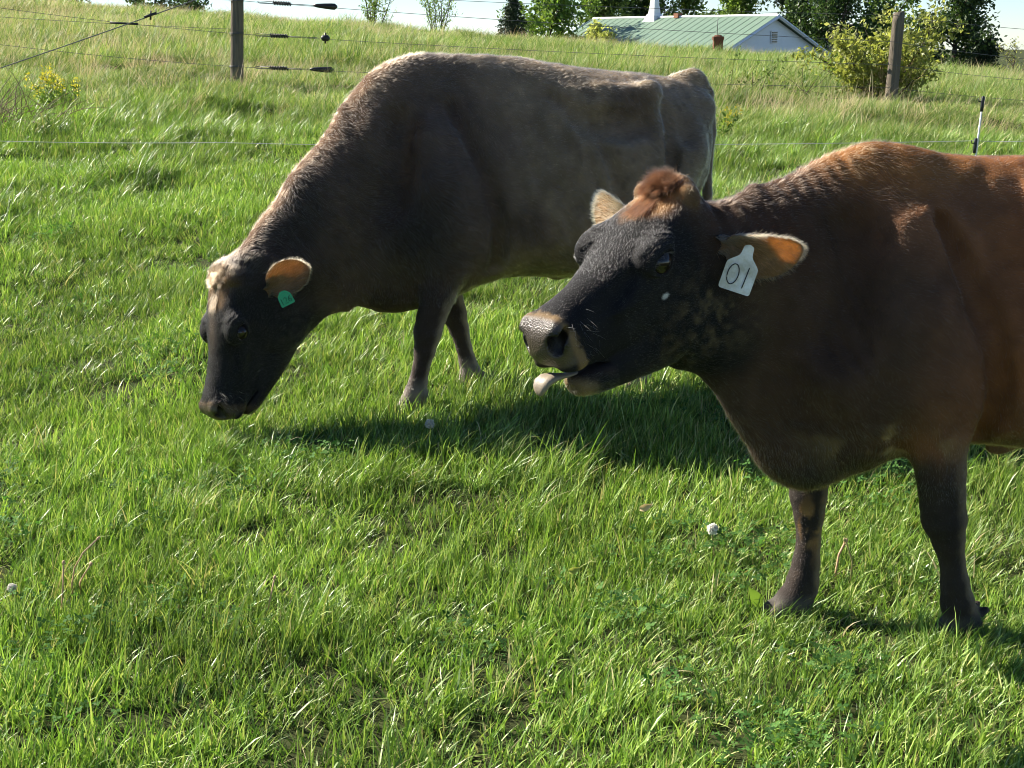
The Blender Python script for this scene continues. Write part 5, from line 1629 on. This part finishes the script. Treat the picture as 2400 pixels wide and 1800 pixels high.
# -- the temporary electric fence in the grazed strip
poly = principled('polywire', (.62, .64, .62), .5, (200, (.25, .27, .3), .3))
cl = at(2287, 330, 9.6)
wire('electric_wire', [at(-120, 327, 10.2), at(520, 334, 9.9), at(1180, 338, 9.8), cl, at(2500, 324, 9.4)], .0024, 'thin white electric fence wire strung low across the pasture', None, .012, poly, 20)
o = empty('step_in_post', (at(2280, 372, 9.6)[0], 9.6, gz(at(2280, 372, 9.6)[0], 9.6))); tag(o, 'thin white step-in electric fence post with black clips', 'post')
B = Vector(o.location); tp = Vector(at(2304, 232, 9.6)) - B; bt = Vector((0, 0, -.15)); lc = Vector(cl) - B
g = Geo(); g.tube([bt, tp * .5, tp], [.0075, .007, .0065], 8); g.build('shaft', M_WHT, o, True)
for q, nm in ((tp, 'cap'), (lc, 'clip')):
    g = Geo(); ax = tp.normalized(); g.tube([q - ax * .085, q - ax * .05, q + ax * .01, q + ax * .02], [.011, .012, .012, .007], 8); g.tube([q - ax * .02, q - ax * .02 + Vector((-.03, -.012, .005)), q + ax * .005 + Vector((-.034, -.012, 0))], .004, 6); g.build(nm, M_BLK, o, True)

# -- short rust-brown post with a thin rod on the crest
a = at(1682, 118, 40.0)
o = empty('brown_post', (a[0], 40.0, gz(a[0], 40.0))); tag(o, 'short rust-brown square post on the crest before the green roof', 'post')
M_RUST = principled('rust_wood', (.20, .075, .04), .85, (9, (.12, .05, .03), .5), (30, .5, .01))
zt = at(1682, 84, 40.0)[2] - gz(a[0], 40.0)
g = Geo(); g.box((-.13, -.13, -.3), (.13, .13, zt - .12)); g.box((-.15, -.15, zt - .12), (.15, .15, zt - .02)); g.tube([(0, 0, zt - .02), (0, 0, zt + .03)], [.14, .09], 8); g.build('shaft', M_RUST, o)
g = Geo(); g.tube([(-.03, 0, zt), (-.02, .01, zt + .62)], .008, 6); g.build('rod', M_WIRE, o, True)

# -- leafy bush round the right post
def bush(c, rx, rz, n, label):
    o = empty('leafy_bush', c); tag(o, label, 'bush')
    g = Geo(); T = []
    for i in range(26):
        a = rb.uniform(0, 2 * math.pi); l = rb.uniform(.2, 1)
        q = branch(g, (rb.normal(0, .08), rb.normal(0, .08), -.05), (math.cos(a) * l * 1.1, math.sin(a) * l, 1.1 - .5 * l), rb.uniform(.6, 1.05) * rz * 1.05, .011, rb, 7, .02, .14)
        T += q[2:]
        for j in range(2, 7):
            for m in range(2):
                q2 = branch(g, q[j], (rb.normal(0, 1), rb.normal(0, 1), rb.normal(.3, .5)), rb.uniform(.12, .34), .004, rb, 4)
                T += q2[1:]
    g.build('stem', M_BARK, o, True)
    T = np.array([list(t) for t in T])
    w = .25 + T[:, 2].clip(0, 2) + .6 * np.hypot(T[:, 0], T[:, 1]); w /= w.sum()
    cc = T[rb.choice(len(T), n, p=w)] + rb.normal(0, .045, (n, 3)); cc[:, 2] = np.maximum(cc[:, 2], .06)
    V, F, t = leaf_cards(cc, .070, rb, np.clip(.25 + .4 * rb.random(n) + .3 * (cc[:, 2] / rz - .4), 0, 1), .4, .5)
    leaf_obj('foliage', V, F, t, M_LEAFY, o)
    # dead grass caught in it
    g = Geo()
    for i in range(70):
        x, y = rb.normal(-.06, .12), rb.normal(-.25, .1); z = rb.uniform(.0, .35)
        d = Vector((rb.normal(0, .5), rb.normal(0, .3), 1)).normalized(); p = Vector((x, y, z)); q = [p]
        for k in range(4): d = (d + Vector((rb.normal(.06, .2), rb.normal(0, .1), -.12))).normalized(); q.append(q[-1] + d * rb.uniform(.05, .11))
        g.tube(q, [.0035, .003, .003, .002, .001], 4, cap=False)
    w_ = g.build('dead_grass', M_DRY, o, True); w_['kind'] = 'stuff'
    a_ = w_.data.attributes.new('tint', 'FLOAT', 'POINT'); a_.data.foreach_set('value', rb.random(len(w_.data.vertices)).astype(np.float32))
bc = at(2105, 250, 17.25)
bush((bc[0], 17.85, gz(bc[0], 17.85)), .72, 1.22, 5600, 'yellow green leafy bush growing round the right fence post')
bc = at(1720, 200, 16.6)
def twig_shrub(c, label):
    o = empty('bramble', c); tag(o, label, 'shrub', 'brambles in the rough grass')
    g = Geo(); T = []
    for i in range(7):
        q = branch(g, (rb.normal(0, .3), rb.normal(0, .1), 0), (rb.normal(.4, .6), rb.normal(0, .3), .55), rb.uniform(.5, .9), .006, rb, 7, -.03, .16); T += q[1:]
    g.build('stem', M_BARK, o, True)
    T = np.array([list(t) for t in T]); n = 150
    V, F, t = leaf_cards(T[rb.integers(0, len(T), n)] + rb.normal(0, .04, (n, 3)), .05, rb, rb.random(n), .4, .5)
    leaf_obj('leaf', V, F, t, M_LEAF, o)
for u, v, D, lab in ((1905, 165, 17.0, 'arching bramble twig left of the leafy bush'), (1745, 150, 18.0, 'thin arching bramble in the rough grass above the cow\'s rump')):
    c = at(u, v, D); twig_shrub((c[0], D, gz(c[0], D)), lab)

# -- yellow flowering weeds
def mustard(u, D, h, n, label):
    x = at(u, 150, D)[0]
    o = empty('yellow_weed', (x, D, gz(x, D))); tag(o, label, 'flower', 'yellow flowering weeds')
    g = Geo(); Lc, Fc = [], []
    for i in range(n):
        q = branch(g, (rb.normal(0, .05), rb.normal(0, .05), 0), (rb.normal(0, .35), rb.normal(0, .3), 1), h * rb.uniform(.75, 1.05), .005, rb, 7, .05, .08)
        for j in range(1, 6): Lc += [np.array(q[j]) + rb.normal(0, .03, 3) for _ in range(5)]
        for k in range(26): Fc.append(np.array(q[-1]) + np.array([rb.normal(0, .022), rb.normal(0, .022), rb.uniform(-.12, .03)]))
    g.build('stem', principled('weed_stem', (.09, .15, .03), .6, (20, (.12, .18, .04), .5)), o, True)
    V, F, t = leaf_cards(np.array(Lc), .06, rb, rb.random(len(Lc)), .2, .35); leaf_obj('leaf', V, F, t, M_LEAF, o)
    V, F, t = leaf_cards(np.array(Fc), .022, rb, rb.random(len(Fc)), 0, .9); leaf_obj('blossom', V, F, t, M_YEL, o)
M_YEL = mat_blade('yellow_petal', [(0, (.46, .40, .03)), (1, (.60, .53, .07))], .3, .5, .2, (1.1, 1.1, .8), .35)
mustard(115, 13.4, .50, 9, 'clump of yellow flowers in the rough grass at left')
mustard(155, 13.7, .36, 5, 'smaller yellow flower stems right of the yellow clump')
mustard(1698, 13.3, .34, 3, 'few yellow flower stems right of the grazing cow\'s rump')
mustard(905, 44.5, 1.05, 8, 'yellow green weeds on the skyline beside the sapling')

# -- tangle of dead brush at the left edge
def brush(u, v, D, w, n, label):
    x = at(u, v, D)[0]
    o = empty('dead_brush', (x, D, gz(x, D))); tag(o, label, 'brush', 'dead brush at the edge of the pasture')
    g = Geo()
    for i in range(n):
        p = Vector((rb.normal(0, w * .4), rb.normal(0, .15), rb.uniform(-.02, .10))); d = Vector((rb.normal(.2, .8), rb.normal(0, .4), abs(rb.normal(.4, .35)))).normalized(); q = [p]
        for k in range(6): d = (d + Vector((rb.normal(.03, .15), rb.normal(0, .15), -.10))).normalized(); q.append(q[-1] + d * rb.uniform(.05, .13))
        g.tube(q, [.005, .005, .004, .004, .003, .002, .001], 4, cap=False)
    g.build('twig', principled('dead_twig', (.12, .085, .06), .9, (12, (.23, .17, .11), .6)), o, True)
brush(8, 262, 12.5, .7, 110, 'tangle of dead brown brush at the left edge')

# ================================================================== SMALL THINGS IN THE TURF
M_FLUFF = mat_blade('dandelion_fluff', [(0, (.62, .60, .54)), (1, (.80, .78, .72))], .3, .7, .1, (1, 1, 1), .4)
M_DSTEM = principled('dandelion_stem', (.26, .28, .09), .5, (40, (.34, .22, .13), .5))
M_PINK = principled('dry_stem', (.42, .24, .13), .6, (40, (.50, .34, .22), .5))
def seedhead(u, v, D, label, r=.017, lean=(.15, -.1)):
    h = at(u, v, D); x0, y0 = h[0] - lean[0] * .12, D - lean[1] * .12
    b = Vector((x0, y0, gz(x0, y0)))
    o = empty('dandelion_seedhead', tuple(b)); tag(o, label, 'dandelion', 'dandelion seed heads')
    top = Vector(h) - b
    g = Geo(); q = [Vector((0, 0, 0)).lerp(top, t) + Vector((lean[0] * .1 * math.sin(t * 3) * .5, 0, .012 * math.sin(t * 3))) for t in np.linspace(0, 1, 8)]; q[-1] = top
    g.tube(q, [.0024] * 8, 6); g.build('stem', M_DSTEM, o, True)
    n = 420; d = rb.normal(0, 1, (n, 3)); d[:, 2] = d[:, 2] * .8 + .35; d /= np.linalg.norm(d, axis=1, keepdims=True)
    c = np.array(top) + d * (r * rb.uniform(.75, 1.05, n))[:, None]
    V, F, t = leaf_cards(c, .0085, rb, rb.random(n), 0, .6)
    fl = leaf_obj('fluff', V, F, t, M_FLUFF, o)
    bm = bmesh.new(); bmesh.ops.create_icosphere(bm, subdivisions=2, radius=r * .72); bmesh.ops.translate(bm, verts=bm.verts, vec=top)
    me = bpy.data.meshes.new('seed_core'); bm.to_mesh(me); bm.free(); me.materials.append(principled('seed_core', (.50, .46, .38), .9, (80, (.62, .58, .5), .5))); c_ = bpy.data.objects.new('seed_core', me); C.objects.link(c_); c_.parent = o
seedhead(1007, 994, 4.72, 'white dandelion seed head in front of the grazing cow\'s forelegs', .016, (.02, 0))
seedhead(1670, 1240, 3.78, 'white dandelion seed head left of the near cow\'s far foreleg', .0155, (-.1, .05))
seedhead(325, 1592, 2.98, 'white nodding dandelion seed head at the lower left', .015, (.25, -.1))
seedhead(28, 1378, 3.42, 'ragged dandelion seed head at the left edge', .010, (-.1, 0))

def stalk(pts, D, label, r=.0022, name='dry_stalk', mat=None):
    P_ = [at(u, v, D - .25 * k * 0) for k, (u, v) in enumerate(pts)]
    b = P_[0].copy(); b[2] = gz(b[0], b[1])
    o = empty(name, tuple(b)); tag(o, label, 'stalk', 'bent dry dandelion stalks')
    q = [Vector((0, 0, 0))] + [Vector(p - b) for p in P_]
    g = Geo(); g.tube(q, r, 6); g.build('stem', mat or M_PINK, o, True)
    g = Geo(); d = (q[-1] - q[-2]).normalized(); g.tube([q[-1] - d * .003, q[-1] + d * .004, q[-1] + d * .010], [r, r * 2.2, r * 1.2], 7); g.build('flower_base', mat or M_PINK, o, True)
stalk([(144, 1433), (147, 1380), (149, 1322)], 3.36, 'upright pinkish dry stalk at the left edge of the turf')
stalk([(168, 1374), (175, 1330), (195, 1295), (228, 1264)], 3.5, 'tall pinkish stalk curving right at the left edge')
stalk([(187, 1366), (198, 1345), (211, 1325)], 3.52, 'short pinkish stalk beside the curved one')
stalk([(624, 1444), (633, 1405), (643, 1357)], 3.35, 'thin tan stalk left of the picture centre in the foreground')
stalk([(1959, 1341), (1966, 1300), (1981, 1270)], 3.62, 'pinkish bent stalk between the near cow\'s forelegs', .0034)
stalk([(1995, 1342), (1997, 1315), (1988, 1285), (1981, 1268)], 3.60, 'thin yellow green stem folded beside the pinkish stalk', .0020, mat=M_DSTEM)
stalk([(185, 1678), (240, 1665), (300, 1655)], 2.86, 'tan stalk lying flat at the lower left', .0028)

def broad_leaf(u0, v0, u1, v1, D, w, label, mat):
    a, b = at(u0, v0, D), at(u1, v1, D - .02)
    o = empty('weed_leaf', tuple(a)); tag(o, label, 'leaf')
    d = Vector(b - a); L = d.length; d.normalize(); s = d.cross(Vector((.2, -1, .3))).normalized(); n = s.cross(d)
    V, F, t = [], [], []; N = 12
    for i in range(N + 1):
        u = i / N; ww = w * math.sin(math.pi * (u * .92 + .06)) ** .8
        for j, k in ((-1, 0), (0, 1), (1, 2)):
            V.append(d * (L * u) + s * (ww * j) + n * (abs(j) * .006 + .02 * math.sin(u * 3) * .5 + .002 * math.sin(9 * u + j)))
    for i in range(N):
        for j in range(2): F.append((i * 3 + j, i * 3 + j + 1, i * 3 + j + 4, i * 3 + j + 3))
    me = mesh_obj('blade', [tuple(v) for v in V], F, mat, o, True)
    a_ = me.data.attributes.new('tint', 'FLOAT', 'POINT'); a_.data.foreach_set('value', np.full(len(V), .55, dtype=np.float32))
broad_leaf(1780, 1422, 1752, 1376, 3.42, .016, 'broad upright green weed leaf beside the near cow\'s far hoof', M_LEAF)
broad_leaf(1500, 1192, 1530, 1180, 3.93, .011, 'curled brown dead leaf lying in the shaded grass', M_DRY)
broad_leaf(1335, 1338, 1362, 1328, 3.55, .010, 'small pale yellow leaf lying in the turf', M_LEAFY)
broad_leaf(660, 1705, 710, 1722, 2.76, .014, 'dark broad weed leaf low in the foreground turf', M_LEAFD)
